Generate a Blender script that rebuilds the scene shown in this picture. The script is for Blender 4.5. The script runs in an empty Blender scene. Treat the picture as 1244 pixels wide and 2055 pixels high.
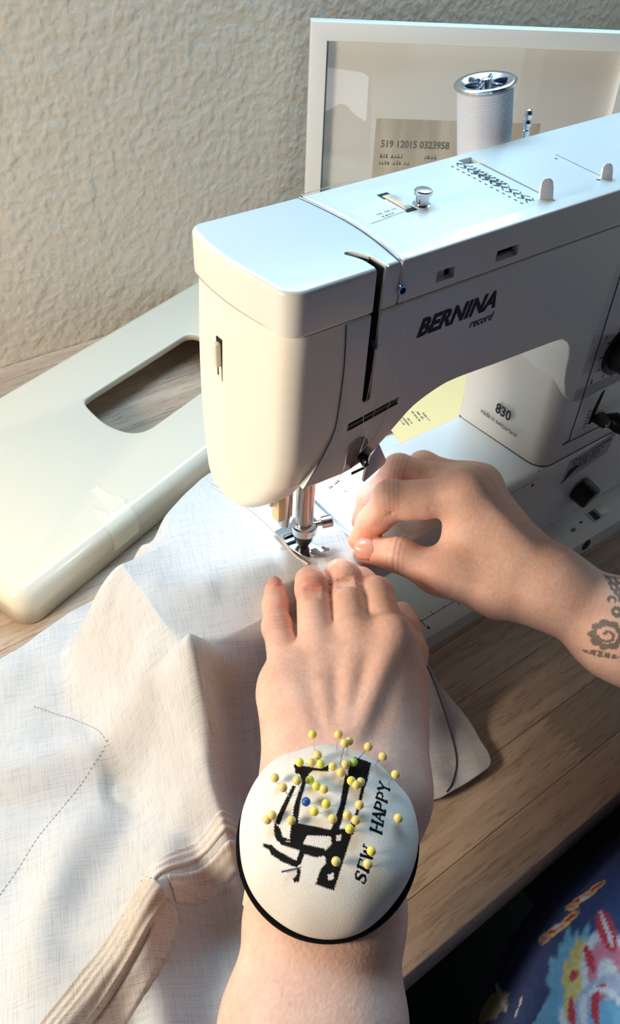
import bpy, bmesh, math, random
import numpy as np
from mathutils import Matrix, Vector, Euler

random.seed(7); np.random.seed(7)
SC = bpy.context.scene
COL = SC.collection

# ------------------------------------------------------------------ camera
# metres; needle of the machine at x=y=0, desk top at z=0, +x along the arm, +y to the wall
F = 1600.0
W_, H_ = 1244, 2055
CAM = np.array([-0.1930, -0.2499, 0.4330])
M3 = np.array([[0.8070831881454983, -0.5887865269162548, 0.04412655815710743],
               [-0.38653153777896715, -0.5833760860248146, -0.7143288546297112],
               [0.44632958418093355, 0.5594665029975098, -0.698417593069227]])
cam_d = bpy.data.cameras.new('camera'); cam = bpy.data.objects.new('camera', cam_d); COL.objects.link(cam)
cam_d.sensor_fit = 'HORIZONTAL'; cam_d.sensor_width = 36.0; cam_d.lens = F / W_ * 36.0
cam_d.clip_start = 0.01; cam_d.clip_end = 50
r_, d_, f_ = M3
cam.matrix_world = Matrix(((r_[0], -d_[0], -f_[0], CAM[0]), (r_[1], -d_[1], -f_[1], CAM[1]), (r_[2], -d_[2], -f_[2], CAM[2]), (0, 0, 0, 1)))
SC.camera = cam

# ------------------------------------------------------------------ light
def lin(c):
    return tuple(((v / 255) / 12.92 if v / 255 <= .04045 else ((v / 255 + .055) / 1.055) ** 2.4) for v in c)
world = bpy.data.worlds.new('room_ambient'); SC.world = world; world.use_nodes = True
bg = world.node_tree.nodes['Background']; bg.inputs[0].default_value = (.86, .92, 1.0, 1); bg.inputs[1].default_value = .022

def area_light(name, loc, target, sx, sy, watts, col):
    d = bpy.data.lights.new(name, 'AREA'); d.shape = 'RECTANGLE'; d.size = sx; d.size_y = sy; d.energy = watts; d.color = col
    o = bpy.data.objects.new(name, d); COL.objects.link(o); o.location = loc
    o.rotation_euler = (Vector(target) - Vector(loc)).to_track_quat('-Z', 'Y').to_euler()
    return o
area_light('assumed_warm_lamp', (-.64, .10, .38), (-.05, .10, .14), .20, .20, 5.0, (1.0, .86, .68))  # assumed lamp out of view on the left, a bare area light
area_light('assumed_rear_daylight', (.22, .392, .68), (.14, -.30, .16), .80, .40, 12.5, (.42, .73, 1.0))  # assumed daylight: bare area light before the solid rear wall, no window built
VS = SC.view_settings
VS.view_transform = 'Standard'; VS.look = 'None'; VS.exposure = 0.10; VS.gamma = 1.0; VS.use_curve_mapping = False

# ------------------------------------------------------------------ helpers
def ray(x, y):
    v = np.array([(x - W_ / 2) / F, (y - H_ / 2) / F, 1.]); d = M3.T @ v
    return d / np.linalg.norm(d)
def at(x, y, d): return CAM + d * ray(x, y)
def at_z(x, y, z):
    r = ray(x, y); return CAM + (z - CAM[2]) / r[2] * r
def at_y(x, y, Y):
    r = ray(x, y); return CAM + (Y - CAM[1]) / r[1] * r

def tag(o, label=None, cat=None, group=None, kind=None):
    if label: o['label'] = label
    if cat: o['category'] = cat
    if group: o['group'] = group
    if kind: o['kind'] = kind
    return o
def root(name, loc, label, cat, group=None):
    o = bpy.data.objects.new(name, None); COL.objects.link(o); o.location = loc; o.empty_display_size = .01
    return tag(o, label, cat, group)
def attach(o, parent):
    """o is modelled in world coordinates; hang it under parent without moving it"""
    if parent is not None:
        loc = Vector((0, 0, 0)); p = parent
        while p is not None: loc += Vector(p.location); p = p.parent
        o.parent = parent
        o.matrix_parent_inverse = Matrix.Translation(-loc)
    return o
def mesh_obj(name, me, mat, parent=None, smooth=40):
    o = bpy.data.objects.new(name, me); COL.objects.link(o)
    if mat is not None:
        me.materials.clear()
        for m in (mat if isinstance(mat, (list, tuple)) else [mat]): me.materials.append(m)
    if smooth:
        me.shade_smooth()
        if smooth < 180: me.set_sharp_from_angle(angle=math.radians(smooth))
    return attach(o, parent)
def from_py(name, v, f, mat, parent=None, smooth=40):
    me = bpy.data.meshes.new(name); me.from_pydata([tuple(map(float, p)) for p in v], [], [tuple(int(i) for i in q) for q in f]); me.update()
    return mesh_obj(name, me, mat, parent, smooth)
def from_bm(name, bm, mat, parent=None, smooth=40):
    me = bpy.data.meshes.new(name); bm.to_mesh(me); bm.free()
    return mesh_obj(name, me, mat, parent, smooth)

def bevel_box(bm, lo, hi, bev=0., seg=2, mtx=None):
    ret = bmesh.ops.create_cube(bm, size=1.0); vs = ret['verts']
    lo = Vector(lo); hi = Vector(hi)
    for v in vs: v.co = Vector((lo[i] + (v.co[i] + .5) * (hi[i] - lo[i]) for i in range(3)))
    if bev > 0:
        es = list({e for v in vs for e in v.link_edges})
        r = bmesh.ops.bevel(bm, geom=es, offset=bev, segments=seg, profile=.5, affect='EDGES')
        vs = list({v for fc in r['faces'] for v in fc.verts} | {v for v in vs if v.is_valid})
    if mtx is not None: bmesh.ops.transform(bm, matrix=mtx, verts=[v for v in vs if v.is_valid])
    return bm
def box(name, lo, hi, mat, parent=None, bev=0., seg=2, mtx=None):
    bm = bmesh.new(); bevel_box(bm, lo, hi, bev, seg, mtx); return from_bm(name, bm, mat, parent)

def frame_of(axis):
    a = Vector(axis).normalized(); t = Vector((0, 0, 1)) if abs(a.z) < .9 else Vector((1, 0, 0))
    x = t.cross(a).normalized(); y = a.cross(x); return x, y, a
def lathe(name, base, axis, prof, mat, parent=None, n=32, smooth=40, ring=False):
    """prof: list of (radius, height along axis)"""
    x, y, a = frame_of(axis); base = Vector(base); v = []; f = []
    for (r, h) in prof:
        for k in range(n):
            t = 2 * math.pi * k / n; v.append(base + a * h + (x * math.cos(t) + y * math.sin(t)) * r)
    m = len(prof)
    for i in range(m - 1):
        for k in range(n):
            k2 = (k + 1) % n; f.append((i * n + k, i * n + k2, (i + 1) * n + k2, (i + 1) * n + k))
    if ring:
        for k in range(n): k2 = (k + 1) % n; f.append(((m - 1) * n + k, (m - 1) * n + k2, k2, k))
    else: f.append(tuple(range(n - 1, -1, -1))); f.append(tuple((m - 1) * n + k for k in range(n)))
    return from_py(name, v, f, mat, parent, smooth)
def catmull(P, n=8, closed=False):
    P = [np.array(p, float) for p in P]; out = []; m = len(P)
    for i in range(m if closed else m - 1):
        g = lambda j: P[j % m] if closed else P[min(max(j, 0), m - 1)]
        a, b, c, d = g(i - 1), g(i), g(i + 1), g(i + 2)
        for k in range(n):
            t = k / n
            out.append(.5 * (2 * b + (c - a) * t + (2 * a - 5 * b + 4 * c - d) * t * t + (3 * b - a - 3 * c + d) * t ** 3))
    if not closed: out.append(P[-1])
    return out
def tube(name, pts, r, mat, parent=None, n=8, cap=True):
    pts = [Vector(tuple(map(float, p))) for p in pts]; v = []; f = []
    rr = r if isinstance(r, (list, tuple)) else [r] * len(pts)
    px = None
    for i, p in enumerate(pts):
        a = (pts[min(i + 1, len(pts) - 1)] - pts[max(i - 1, 0)]).normalized()
        if px is None: px, _, _ = frame_of(a)
        px = (px - a * px.dot(a)).normalized(); py = a.cross(px)
        for k in range(n):
            t = 2 * math.pi * k / n; v.append(p + (px * math.cos(t) + py * math.sin(t)) * rr[i])
    for i in range(len(pts) - 1):
        for k in range(n):
            k2 = (k + 1) % n; f.append((i * n + k, i * n + k2, (i + 1) * n + k2, (i + 1) * n + k))
    if cap: f.append(tuple(range(n - 1, -1, -1))); f.append(tuple((len(pts) - 1) * n + k for k in range(n)))
    return from_py(name, v, f, mat, parent, 60)

XZ = Matrix(((1, 0, 0, 0), (0, 0, -1, 0), (0, 1, 0, 0), (0, 0, 0, 1)))      # local (x,y,z) -> world (x, -z, y): drawings seen from the front
def T(x, y, z): return Matrix.Translation((x, y, z))
def curve_mesh(loops, extrude, bevel, res=3):
    cu = bpy.data.curves.new('tmp', 'CURVE'); cu.dimensions = '2D'; cu.fill_mode = 'BOTH'
    cu.extrude = max(extrude - bevel, 0); cu.bevel_depth = bevel; cu.offset = -bevel; cu.bevel_resolution = res
    for L in loops:
        s = cu.splines.new('POLY'); s.points.add(len(L) - 1); s.use_cyclic_u = True
        for p, q in zip(s.points, L): p.co = (q[0], q[1], 0, 1)
    o = bpy.data.objects.new('tmp', cu); COL.objects.link(o)
    dg = bpy.context.evaluated_depsgraph_get(); dg.update()
    me = bpy.data.meshes.new_from_object(o.evaluated_get(dg))
    bpy.data.objects.remove(o); bpy.data.curves.remove(cu)
    bm = bmesh.new(); bm.from_mesh(me); bmesh.ops.remove_doubles(bm, verts=bm.verts, dist=1e-6); bmesh.ops.recalc_face_normals(bm, faces=bm.faces); bm.to_mesh(me); bm.free()
    return me
def plate(name, loops, half, bevel, mtx, mat, parent=None, res=3, smooth=35):
    """flat piece with an outline (and holes), thickness 2*half, rounded edges"""
    me = curve_mesh(loops, half, bevel, res); me.transform(mtx)
    if mtx.determinant() < 0: me.flip_normals()
    return mesh_obj(name, me, mat, parent, smooth)
def cut(o, cutters):
    """carve real holes"""
    for c in cutters:
        m = o.modifiers.new('cut', 'BOOLEAN'); m.operation = 'DIFFERENCE'; m.solver = 'EXACT'; m.object = c
    dg = bpy.context.evaluated_depsgraph_get(); dg.update()
    me = bpy.data.meshes.new_from_object(o.evaluated_get(dg)); mats = list(o.data.materials)
    o.modifiers.clear(); o.data = me
    me.materials.clear()
    for m in mats: me.materials.append(m)
    for p in me.polygons: p.material_index = 0
    me.shade_smooth(); me.set_sharp_from_angle(angle=math.radians(35))
    for c in cutters: bpy.data.objects.remove(c)
def rrect(x0, y0, x1, y1, r, n=6):
    out = []
    for cx, cy, a in ((x1 - r, y0 + r, -90), (x1 - r, y1 - r, 0), (x0 + r, y1 - r, 90), (x0 + r, y0 + r, 180)):
        for k in range(n + 1):
            t = math.radians(a + 90 * k / n); out.append((cx + r * math.cos(t), cy + r * math.sin(t)))
    return out
def text(name, s, size, mtx, mat, parent=None, bold=0., shear=0., depth=.00008, align='LEFT', space=1.0, sx=1.0):
    cu = bpy.data.curves.new('tmp', 'FONT'); cu.body = s; cu.size = size; cu.offset = bold; cu.shear = shear; cu.extrude = depth
    cu.align_x = align; cu.space_character = space; cu.resolution_u = 3
    o = bpy.data.objects.new('tmp', cu); COL.objects.link(o)
    dg = bpy.context.evaluated_depsgraph_get(); dg.update()
    me = bpy.data.meshes.new_from_object(o.evaluated_get(dg)); bpy.data.objects.remove(o); bpy.data.curves.remove(cu)
    me.transform(mtx @ Matrix.Diagonal((sx, 1, 1, 1)))
    return mesh_obj(name, me, mat, parent, 0)

def scribble(name, rows, mtx, mat, parent, seed=1, h=.0022, depth=.0001):
    """rows: (x, y, length); small irregular print marks, too fine to read in the photograph"""
    rg = random.Random(seed); bm = bmesh.new()
    for x, y, L in rows:
        e = x + L
        while x < e:
            w = rg.uniform(.35, .8) * h; k = rg.uniform(.6, 1.0)
            bevel_box(bm, (x, y, 0), (x + w, y + h * k * .35, depth)); bevel_box(bm, (x + rg.uniform(0, .5) * w, y, 0), (x + w * .6 + .25 * h * .3, y + h * k, depth))
            x += w + h * (.22 if rg.random() < .8 else .8)
    bmesh.ops.transform(bm, matrix=mtx, verts=bm.verts)
    return from_bm(name, bm, mat, parent, 0)
# ------------------------------------------------------------------ materials
def N(nt, t, **kw):
    n = nt.nodes.new(t)
    for k, v in kw.items():
        if k.startswith('i_'): n.inputs[k[2:].replace('_', ' ')].default_value = v
        else: setattr(n, k, v)
    return n
def pm(name, rgb, rough=.5, metal=0., spec=.5, coat=0., bump=None, emis=None, sss=0.):
    m = bpy.data.materials.new(name); m.use_nodes = True; nt = m.node_tree; b = nt.nodes['Principled BSDF']
    b.inputs['Base Color'].default_value = (*lin(rgb), 1); b.inputs['Roughness'].default_value = rough; b.inputs['Metallic'].default_value = metal
    b.inputs['Specular IOR Level'].default_value = spec; b.inputs['Coat Weight'].default_value = coat; b.inputs['Coat Roughness'].default_value = .08
    if sss: b.inputs['Subsurface Weight'].default_value = sss; b.inputs['Subsurface Radius'].default_value = (1, .35, .2); b.inputs['Subsurface Scale'].default_value = .004
    if emis: b.inputs['Emission Color'].default_value = (*emis[:3], 1); b.inputs['Emission Strength'].default_value = emis[3]
    if bump:
        sc, st, dist = bump
        tc = N(nt, 'ShaderNodeTexCoord'); no = N(nt, 'ShaderNodeTexNoise', i_Scale=sc, i_Detail=3.0)
        bp = N(nt, 'ShaderNodeBump', i_Strength=st, i_Distance=dist)
        nt.links.new(tc.outputs['Object'], no.inputs['Vector']); nt.links.new(no.outputs[0], bp.inputs['Height']); nt.links.new(bp.outputs[0], b.inputs['Normal'])
    return m
def ramp(nt, a, b, ca, cb):
    r = N(nt, 'ShaderNodeValToRGB'); e = r.color_ramp.elements
    e[0].position = a; e[1].position = b; e[0].color = (*ca, 1); e[1].color = (*cb, 1); return r
def mixc(nt, fac, a, b, mode='MIX'):
    n = nt.nodes.new('ShaderNodeMix'); n.data_type = 'RGBA'; n.blend_type = mode
    for i, v in ((0, fac), (6, a), (7, b)):
        if hasattr(v, 'is_linked') or hasattr(v, 'links'): nt.links.new(v, n.inputs[i])
        elif isinstance(v, (int, float)): n.inputs[i].default_value = v
        else: n.inputs[i].default_value = (*v, 1)
    return n.outputs[2]

ENAMEL = pm('ivory_enamel', (230, 228, 223), .28, coat=.35)
ENAMEL_DOOR = pm('ivory_plastic_door', (238, 233, 222), .36)
CREAM = pm('aged_cream_plastic', (229, 221, 203), .22, coat=.3)
BASEGREY = pm('base_ivory', (226, 226, 222), .4)
CHROME = pm('chrome', (215, 217, 222), .14, 1.0)
STEEL = pm('brushed_steel', (170, 170, 172), .28, 1.0)
SATIN = pm('satin_steel', (196, 194, 194), .38, .8)
LEVERWHITE = pm('white_lever', (232, 236, 240), .2, .25, coat=.5)
DARKMETAL = pm('blued_steel', (70, 68, 70), .3, 1.0)
BLACK = pm('black_plastic', (14, 14, 16), .35)
INK = pm('black_ink', (16, 15, 17), .6)
PALEGREY = pm('pale_grey_ink', (160, 166, 172), .7)
INKGREY = pm('grey_ink', (70, 72, 76), .7)
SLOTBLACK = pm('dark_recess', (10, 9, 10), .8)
SEAMGREY = pm('seam_shadow_line', (52, 48, 48), .7)
WHITEPAPER = pm('white_sticker', (246, 246, 240), .7)
SILVERPAPER = pm('silver_sticker', (172, 173, 170), .45)
BLUEINK = pm('blue_ink', (24, 28, 62), .6)
YELLOWCARD = pm('yellow_card', (248, 218, 156), .7)
THREADM = pm('grey_thread', (198, 204, 218), .5)
THREADW = pm('white_thread', (226, 222, 218), .6)
FRAMEWHITE = pm('white_painted_frame', (236, 232, 227), .5)
MATBOARD = pm('grey_mat_board', (232, 228, 222), .8)
GREYEDGE = pm('grey_rebate', (120, 128, 140), .6)

def wall_material(name, rgb):
    m = pm(name, rgb, .85, spec=.2); nt = m.node_tree; b = nt.nodes['Principled BSDF']
    tc = N(nt, 'ShaderNodeTexCoord')
    n1 = N(nt, 'ShaderNodeTexNoise', i_Scale=120.0, i_Detail=1.5, i_Roughness=.5); n2 = N(nt, 'ShaderNodeTexNoise', i_Scale=48.0, i_Detail=1.5, i_Distortion=.4)
    r1 = ramp(nt, .40, .66, (0, 0, 0), (1, 1, 1)); r2 = ramp(nt, .46, .60, (0, 0, 0), (1, 1, 1))
    mx = N(nt, 'ShaderNodeMath', operation='MULTIPLY_ADD'); mx.inputs[1].default_value = .7
    bp = N(nt, 'ShaderNodeBump', i_Strength=.5, i_Distance=.0013)
    L = nt.links.new
    L(tc.outputs['Object'], n1.inputs['Vector']); L(tc.outputs['Object'], n2.inputs['Vector']); L(n1.outputs[0], r1.inputs[0]); L(n2.outputs[0], r2.inputs[0])
    L(r2.outputs[0], mx.inputs[0]); L(r1.outputs[0], mx.inputs[2]); L(mx.outputs[0], bp.inputs['Height']); L(bp.outputs[0], b.inputs['Normal'])
    return m
WALL = wall_material('orange_peel_wall_paint', (216, 208, 196))

def wood_material():
    m = pm('butcher_block_wood', (190, 150, 115), .5, spec=.35); nt = m.node_tree; b = nt.nodes['Principled BSDF']; L = nt.links.new
    tc = N(nt, 'ShaderNodeTexCoord'); oi = N(nt, 'ShaderNodeObjectInfo')
    off = N(nt, 'ShaderNodeVectorMath', operation='SCALE'); off.inputs[0].default_value = (3.7, 9.1, 5.3); L(oi.outputs['Random'], off.inputs['Scale'])
    add = N(nt, 'ShaderNodeVectorMath', operation='ADD'); L(tc.outputs['Object'], add.inputs[0]); L(off.outputs[0], add.inputs[1])
    mp = N(nt, 'ShaderNodeMapping'); mp.inputs['Scale'].default_value = (5, 60, 20); L(add.outputs[0], mp.inputs[0])
    n1 = N(nt, 'ShaderNodeTexNoise', i_Scale=1.6, i_Detail=5.0, i_Roughness=.6, i_Distortion=.8); L(mp.outputs[0], n1.inputs['Vector'])
    mp2 = N(nt, 'ShaderNodeMapping'); mp2.inputs['Scale'].default_value = (45, 420, 100); L(add.outputs[0], mp2.inputs[0])
    n2 = N(nt, 'ShaderNodeTexNoise', i_Scale=1.5, i_Detail=3.0, i_Roughness=.6); L(mp2.outputs[0], n2.inputs['Vector'])
    r1 = ramp(nt, .3, .72, lin((166, 144, 127)), lin((203, 183, 163))); L(n1.outputs[0], r1.inputs[0])
    r2 = ramp(nt, .32, .46, (.62, .56, .50), (1, 1, 1)); L(n2.outputs[0], r2.inputs[0])
    c = mixc(nt, .75, r1.outputs[0], r2.outputs[0], 'MULTIPLY')
    c = mixc(nt, 1.0, c, oi.outputs['Color'], 'MULTIPLY'); L(c, b.inputs['Base Color'])
    bp = N(nt, 'ShaderNodeBump', i_Strength=.25, i_Distance=.0005); L(n2.outputs[0], bp.inputs['Height']); L(bp.outputs[0], b.inputs['Normal'])
    return m
WOOD = wood_material()

def linen_material(name, ca, cb):
    m = pm(name, ca, .85, spec=.15); nt = m.node_tree; b = nt.nodes['Principled BSDF']; L = nt.links.new
    tc = N(nt, 'ShaderNodeTexCoord'); outs = []
    rot = N(nt, 'ShaderNodeMapping'); rot.inputs['Rotation'].default_value = (0, 0, .35); L(tc.outputs['Object'], rot.inputs[0])
    for sc in ((60, 2600, 60), (2600, 60, 60)):
        mp = N(nt, 'ShaderNodeMapping'); mp.inputs['Scale'].default_value = sc; L(rot.outputs[0], mp.inputs[0])
        n = N(nt, 'ShaderNodeTexNoise', i_Scale=1.0, i_Detail=2.0); L(mp.outputs[0], n.inputs['Vector']); outs.append(n.outputs[0])
    s = N(nt, 'ShaderNodeMath', operation='ADD'); L(outs[0], s.inputs[0]); L(outs[1], s.inputs[1])
    r = ramp(nt, .78, 1.24, lin(ca), lin(cb)); L(s.outputs[0], r.inputs[0])
    big = N(nt, 'ShaderNodeTexNoise', i_Scale=16.0, i_Detail=2.0); L(tc.outputs['Object'], big.inputs['Vector'])
    rb = ramp(nt, .35, .7, (.94, .93, .91), (1.03, 1.03, 1.04)); L(big.outputs[0], rb.inputs[0])
    c = mixc(nt, 1.0, r.outputs[0], rb.outputs[0], 'MULTIPLY'); L(c, b.inputs['Base Color'])
    bp = N(nt, 'ShaderNodeBump', i_Strength=.35, i_Distance=.0003); L(s.outputs[0], bp.inputs['Height']); L(bp.outputs[0], b.inputs['Normal'])
    b.inputs['Sheen Weight'].default_value = .15
    return m
LINEN = linen_material('grey_linen', (188, 187, 187), (208, 208, 209))
TAPE_BEIGE = linen_material('beige_zip_tape', (184, 171, 155), (214, 203, 190))
LINEN_EDGE = linen_material('linen_seam_edge', (196, 186, 178), (226, 218, 212))
STITCH = pm('grey_stitching', (150, 140, 140), .8)

def col_material(name, rough, spec=.4, sss=0., bump=None, mottle=None):
    m = pm(name, (200, 200, 200), rough, spec=spec, sss=sss, bump=bump); nt = m.node_tree; b = nt.nodes['Principled BSDF']
    a = N(nt, 'ShaderNodeVertexColor'); a.layer_name = 'print'; c = a.outputs[0]
    if mottle:
        tc = N(nt, 'ShaderNodeTexCoord')
        for sc, lo, hi in mottle:
            n = N(nt, 'ShaderNodeTexNoise', i_Scale=sc, i_Detail=3.0); nt.links.new(tc.outputs['Object'], n.inputs['Vector'])
            r = ramp(nt, .32, .68, lo, hi); nt.links.new(n.outputs[0], r.inputs[0]); c = mixc(nt, 1.0, c, r.outputs[0], 'MULTIPLY')
    nt.links.new(c, b.inputs['Base Color']); return m
SKIN = col_material('skin', .52, .35, sss=.12, bump=(620, .35, .0006), mottle=[(60, (.93, .84, .80), (1.04, 1.03, 1.02)), (420, (.95, .91, .89), (1.03, 1.03, 1.03))])
NAIL = pm('fingernail', (222, 160, 142), .25, spec=.5)
CUSHION = col_material('printed_cotton', .85, .15, bump=(2600, .5, .0003), mottle=[(2400, (.90, .89, .88), (1.04, 1.04, 1.04))])
FELT = pm('black_felt', (12, 12, 14), .9, spec=.1)
BAND = pm('beige_elastic_band', (222, 204, 170), .7)
PRINTCLOTH = col_material('printed_dress_cotton', .8, .2, bump=(900, .3, .0004), mottle=[(300, (.88, .88, .9), (1.08, 1.08, 1.08))])

def set_colors(me, cols):
    a = me.color_attributes.new('print', 'FLOAT_COLOR', 'POINT')
    c = np.ones((len(me.vertices), 4), np.float32); c[:, :3] = cols
    a.data.foreach_set('color', c.ravel())

# ------------------------------------------------------------------ the setting
YW = .41
wall_rear = box('wall_rear', (-1.6, YW, -.75), (1.0, YW + .1, 1.6), WALL); tag(wall_rear, 'cream wall with orange-peel texture behind the desk', 'wall', kind='structure')
wall_right = box('wall_right', (.80, -1.6, -.75), (.90, YW, 1.6), WALL); tag(wall_right, 'textured wall to the right beyond the picture frame', 'wall', kind='structure')
FLOORM = pm('dark_floor', (20, 21, 27), .8)
floor = box('floor', (-1.6, -2.6, -.80), (1.0, YW + .1, -.75), FLOORM); tag(floor, 'dark floor under the desk', 'floor', kind='structure')

# window in the wall behind the sewer (mirrored in the picture glass)
WINGLOW = pm('daylight_pane', (255, 255, 255), .3, emis=(.93, .97, 1.0, 2.2))
window_1 = root('window_1', (-1.11, -2.5, -.28), 'white sash window behind the sewer, mirrored in the picture glass', 'window'); window_1['kind'] = 'structure'
wx0, wx1, wz0, wz1 = -1.44, -.86, -.22, .14
bm = bmesh.new()
for a, b_ in (((wx0 - .06, -2.54, wz0 - .06), (wx0, -2.46, wz1 + .06)), ((wx1, -2.54, wz0 - .06), (wx1 + .06, -2.46, wz1 + .06)), ((wx0, -2.54, wz0 - .06), (wx1, -2.46, wz0)), ((wx0, -2.54, wz1), (wx1, -2.46, wz1 + .06))):
    bevel_box(bm, a, b_, .004, 1)
from_bm('window_frame', bm, FRAMEWHITE, window_1)
box('mullion', (-1.13, -2.53, wz0), (-1.09, -2.47, wz1), FRAMEWHITE, window_1, .004)
for xa, xb in ((wx0, -1.13), (-1.09, wx1)):
    for za, zb in ((wz0, wz1),):
        box('pane', (xa, -2.505, za), (xb, -2.495, zb), WINGLOW, window_1)

# ------------------------------------------------------------------ desk of finger-jointed staves
desk = root('desk', (0, .1, 0), 'butcher-block wooden desk top of finger-jointed staves', 'desk')
def stave(x0, x1, y0, y1, teeth0=False, teeth1=False, front=False, tone=1.0):
    g = .00018; pts = []
    def zig(x, ya, yb, on):
        if not on: return [(x, ya), (x, yb)]
        n = 16; o = []
        for k in range(n + 1):
            yy = ya + (yb - ya) * k / n; o.append((x + (.0055 if k % 2 else -.0055), yy))
        o[0] = (x - .0055, ya); o[-1] = (x - .0055 if n % 2 == 0 else x, yb); return o
    pts += zig(x0 + g, y0 + g, y1 - g, teeth0)[::-1]
    pts += zig(x1 - g, y0 + g, y1 - g, teeth1)
    z0, z1 = -.034, 0.0
    bm = bmesh.new(); lo = [bm.verts.new((p[0], p[1], z0)) for p in pts]; hi = [bm.verts.new((p[0], p[1], z1)) for p in pts]
    n = len(pts); bm.faces.new(hi); bm.faces.new(lo[::-1])
    for i in range(n): bm.faces.new((lo[i], lo[(i + 1) % n], hi[(i + 1) % n], hi[i]))
    bmesh.ops.recalc_face_normals(bm, faces=bm.faces)
    if front:
        es = [e for e in bm.edges if all(abs(v.co.y - (y0 + g)) < 1e-5 for v in e.verts) and abs(e.verts[0].co.x - e.verts[1].co.x) > .02]
        bmesh.ops.bevel(bm, geom=es, offset=.005, segments=4, profile=.5, affect='EDGES')
    o = from_bm('stave', bm, WOOD, desk, 30); o.color = (tone, tone * .975, tone * .945, 1); return o
ys = [-.193, -.1655, -.132, -.094, -.056, -.016, .024, .064, .104, .146, .186, .226, .268, .308, .348, .388, YW - .001]
rs = random.Random(3)
for i in range(len(ys) - 1):
    if i == 1: cuts = [-1.0, -.32, .097, .47, .78]
    elif i == 0: cuts = [-1.0, -.23, .21, .62, .78]
    else:
        c0 = rs.uniform(-.75, -.45); cuts = [-1.0, c0, c0 + rs.uniform(.36, .5), c0 + rs.uniform(.8, .95), .78]
    for k in range(len(cuts) - 1):
        stave(cuts[k], cuts[k + 1], ys[i], ys[i + 1], k > 0, k < len(cuts) - 2, i == 0, {(1, 1): 1.08, (1, 2): .74}.get((i, k), rs.uniform(.82, 1.12)))
DARKPAINT = pm('dark_painted_steel', (22, 24, 30), .5)
for lx in (-.9, .72):
    for ly in (-.12, .35): box('leg', (lx - .03, ly - .03, -.75), (lx + .03, ly + .03, -.034), DARKPAINT, desk, .003)

# ------------------------------------------------------------------ sewing machine
YF, YB = -.029, .042
HB = .0915
sm = root('sewing_machine', (.14, .01, 0), 'ivory free-arm sewing machine standing on the wooden desk', 'sewing machine')

# base plate with ruler
prof = [(-.0525, 0), (-.0515, .0125), (-.0490, .0150), (-.0300, .0185), (.118, .0185), (.124, .014), (.124, 0)]
YZm = Matrix(((0, 0, 1, 0), (1, 0, 0, 0), (0, 1, 0, 0), (0, 0, 0, 1)))     # local (x,y,z) -> world y, z, x
plate('base_plate', [prof], .195, .0008, T(.155, 0, 0) @ YZm, BASEGREY, sm)
def base_top(x, y): return .0185 if y > -.03 else .0185 + (y + .03) * (.0035 / .019)
slope = math.atan(.0035 / .019)
RUL = T(0, -.0405, base_top(0, -.0405)) @ Matrix.Rotation(slope, 4, 'X')
bm = bmesh.new()
bevel_box(bm, (.0, -.0002, .0), (.175, .0002, .00012))
for k in range(0, 18):
    bevel_box(bm, (.0 + k * .0105, -.0002, 0), (.0004 + k * .0105, .0016 if k % 2 else .0024, .00012))
    if k % 3 == 1: bevel_box(bm, (.0 + k * .0105, -.0042, 0), (.0004 + k * .0105, -.0002, .00012))
bmesh.ops.transform(bm, matrix=RUL, verts=bm.verts)
from_bm('ruler_line', bm, INK, sm)
for s_, x_, y_ in (('10', .0655, .0033), ('4', .0735, -.0075), ('5', .1150, -.0072)):
    text('ruler_number', s_, .0042, RUL @ T(x_, y_, .00004), INK, sm, bold=.0001)

# free arm: slim front, growing down into the base under the pillar
fa = [(-.080, HB), (-.086, HB - .006), (-.086, .072), (-.080, .066), (.10, .066)] + [tuple(p) for p in catmull([(.10, .066), (.14, .061), (.166, .044), (.178, .0175)], 5)[1:]] + [(.36, .0175), (.36, HB)]
free_arm = plate('free_arm', [fa], (YB + .004 - YF) / 2, .0045, T(0, (YB + .004 + YF) / 2, 0) @ XZ, ENAMEL, sm, res=5)
# hinged cover strip on the front edge of the bed + tiny screw
tube('bed_seam', [(.045, YF + .0004, .0842), (.12, YF + .0002, .0842), (.168, YF + .0001, .0838), (.1745, YF + .0002, .0862), (.1755, YF + .0012, .0905)], .00028, SEAMGREY, sm, 6)
lathe('bed_screw', (.1715, YF - .0003, .0805), (0, 1, 0), [(.0011, 0), (.0011, .002)], SLOTBLACK, sm, 10)
lathe('bed_hole', (.1317, .0091, HB - .001), (0, 0, 1), [(.0021, 0), (.0021, .00112)], SLOTBLACK, sm, 16)
# needle plate and slide plate
plate('needle_plate', [rrect(-.035, -.024, .034, .039, .003)], .0003, .0002, T(0, 0, HB + .0003), CHROME, sm)
SLIDE = pm('pale_slide_plate', (222, 232, 232), .35)
plate('slide_plate', [rrect(.0345, -.0255, .062, .0405, .0015)], .0003, .0002, T(0, 0, HB + .0003), SLIDE, sm)
scribble('slide_plate_print', [(0, 0, .010)], T(.0480, .0330, HB + .0006) @ Matrix.Rotation(.25, 4, 'Z'), INKGREY, sm, 3)
lathe('slide_plate_knob', (.0545, .026, HB + .0005), (0, 0, 1), [(.0008, 0), (.0008, .0008)], STEEL, sm, 10)

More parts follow.
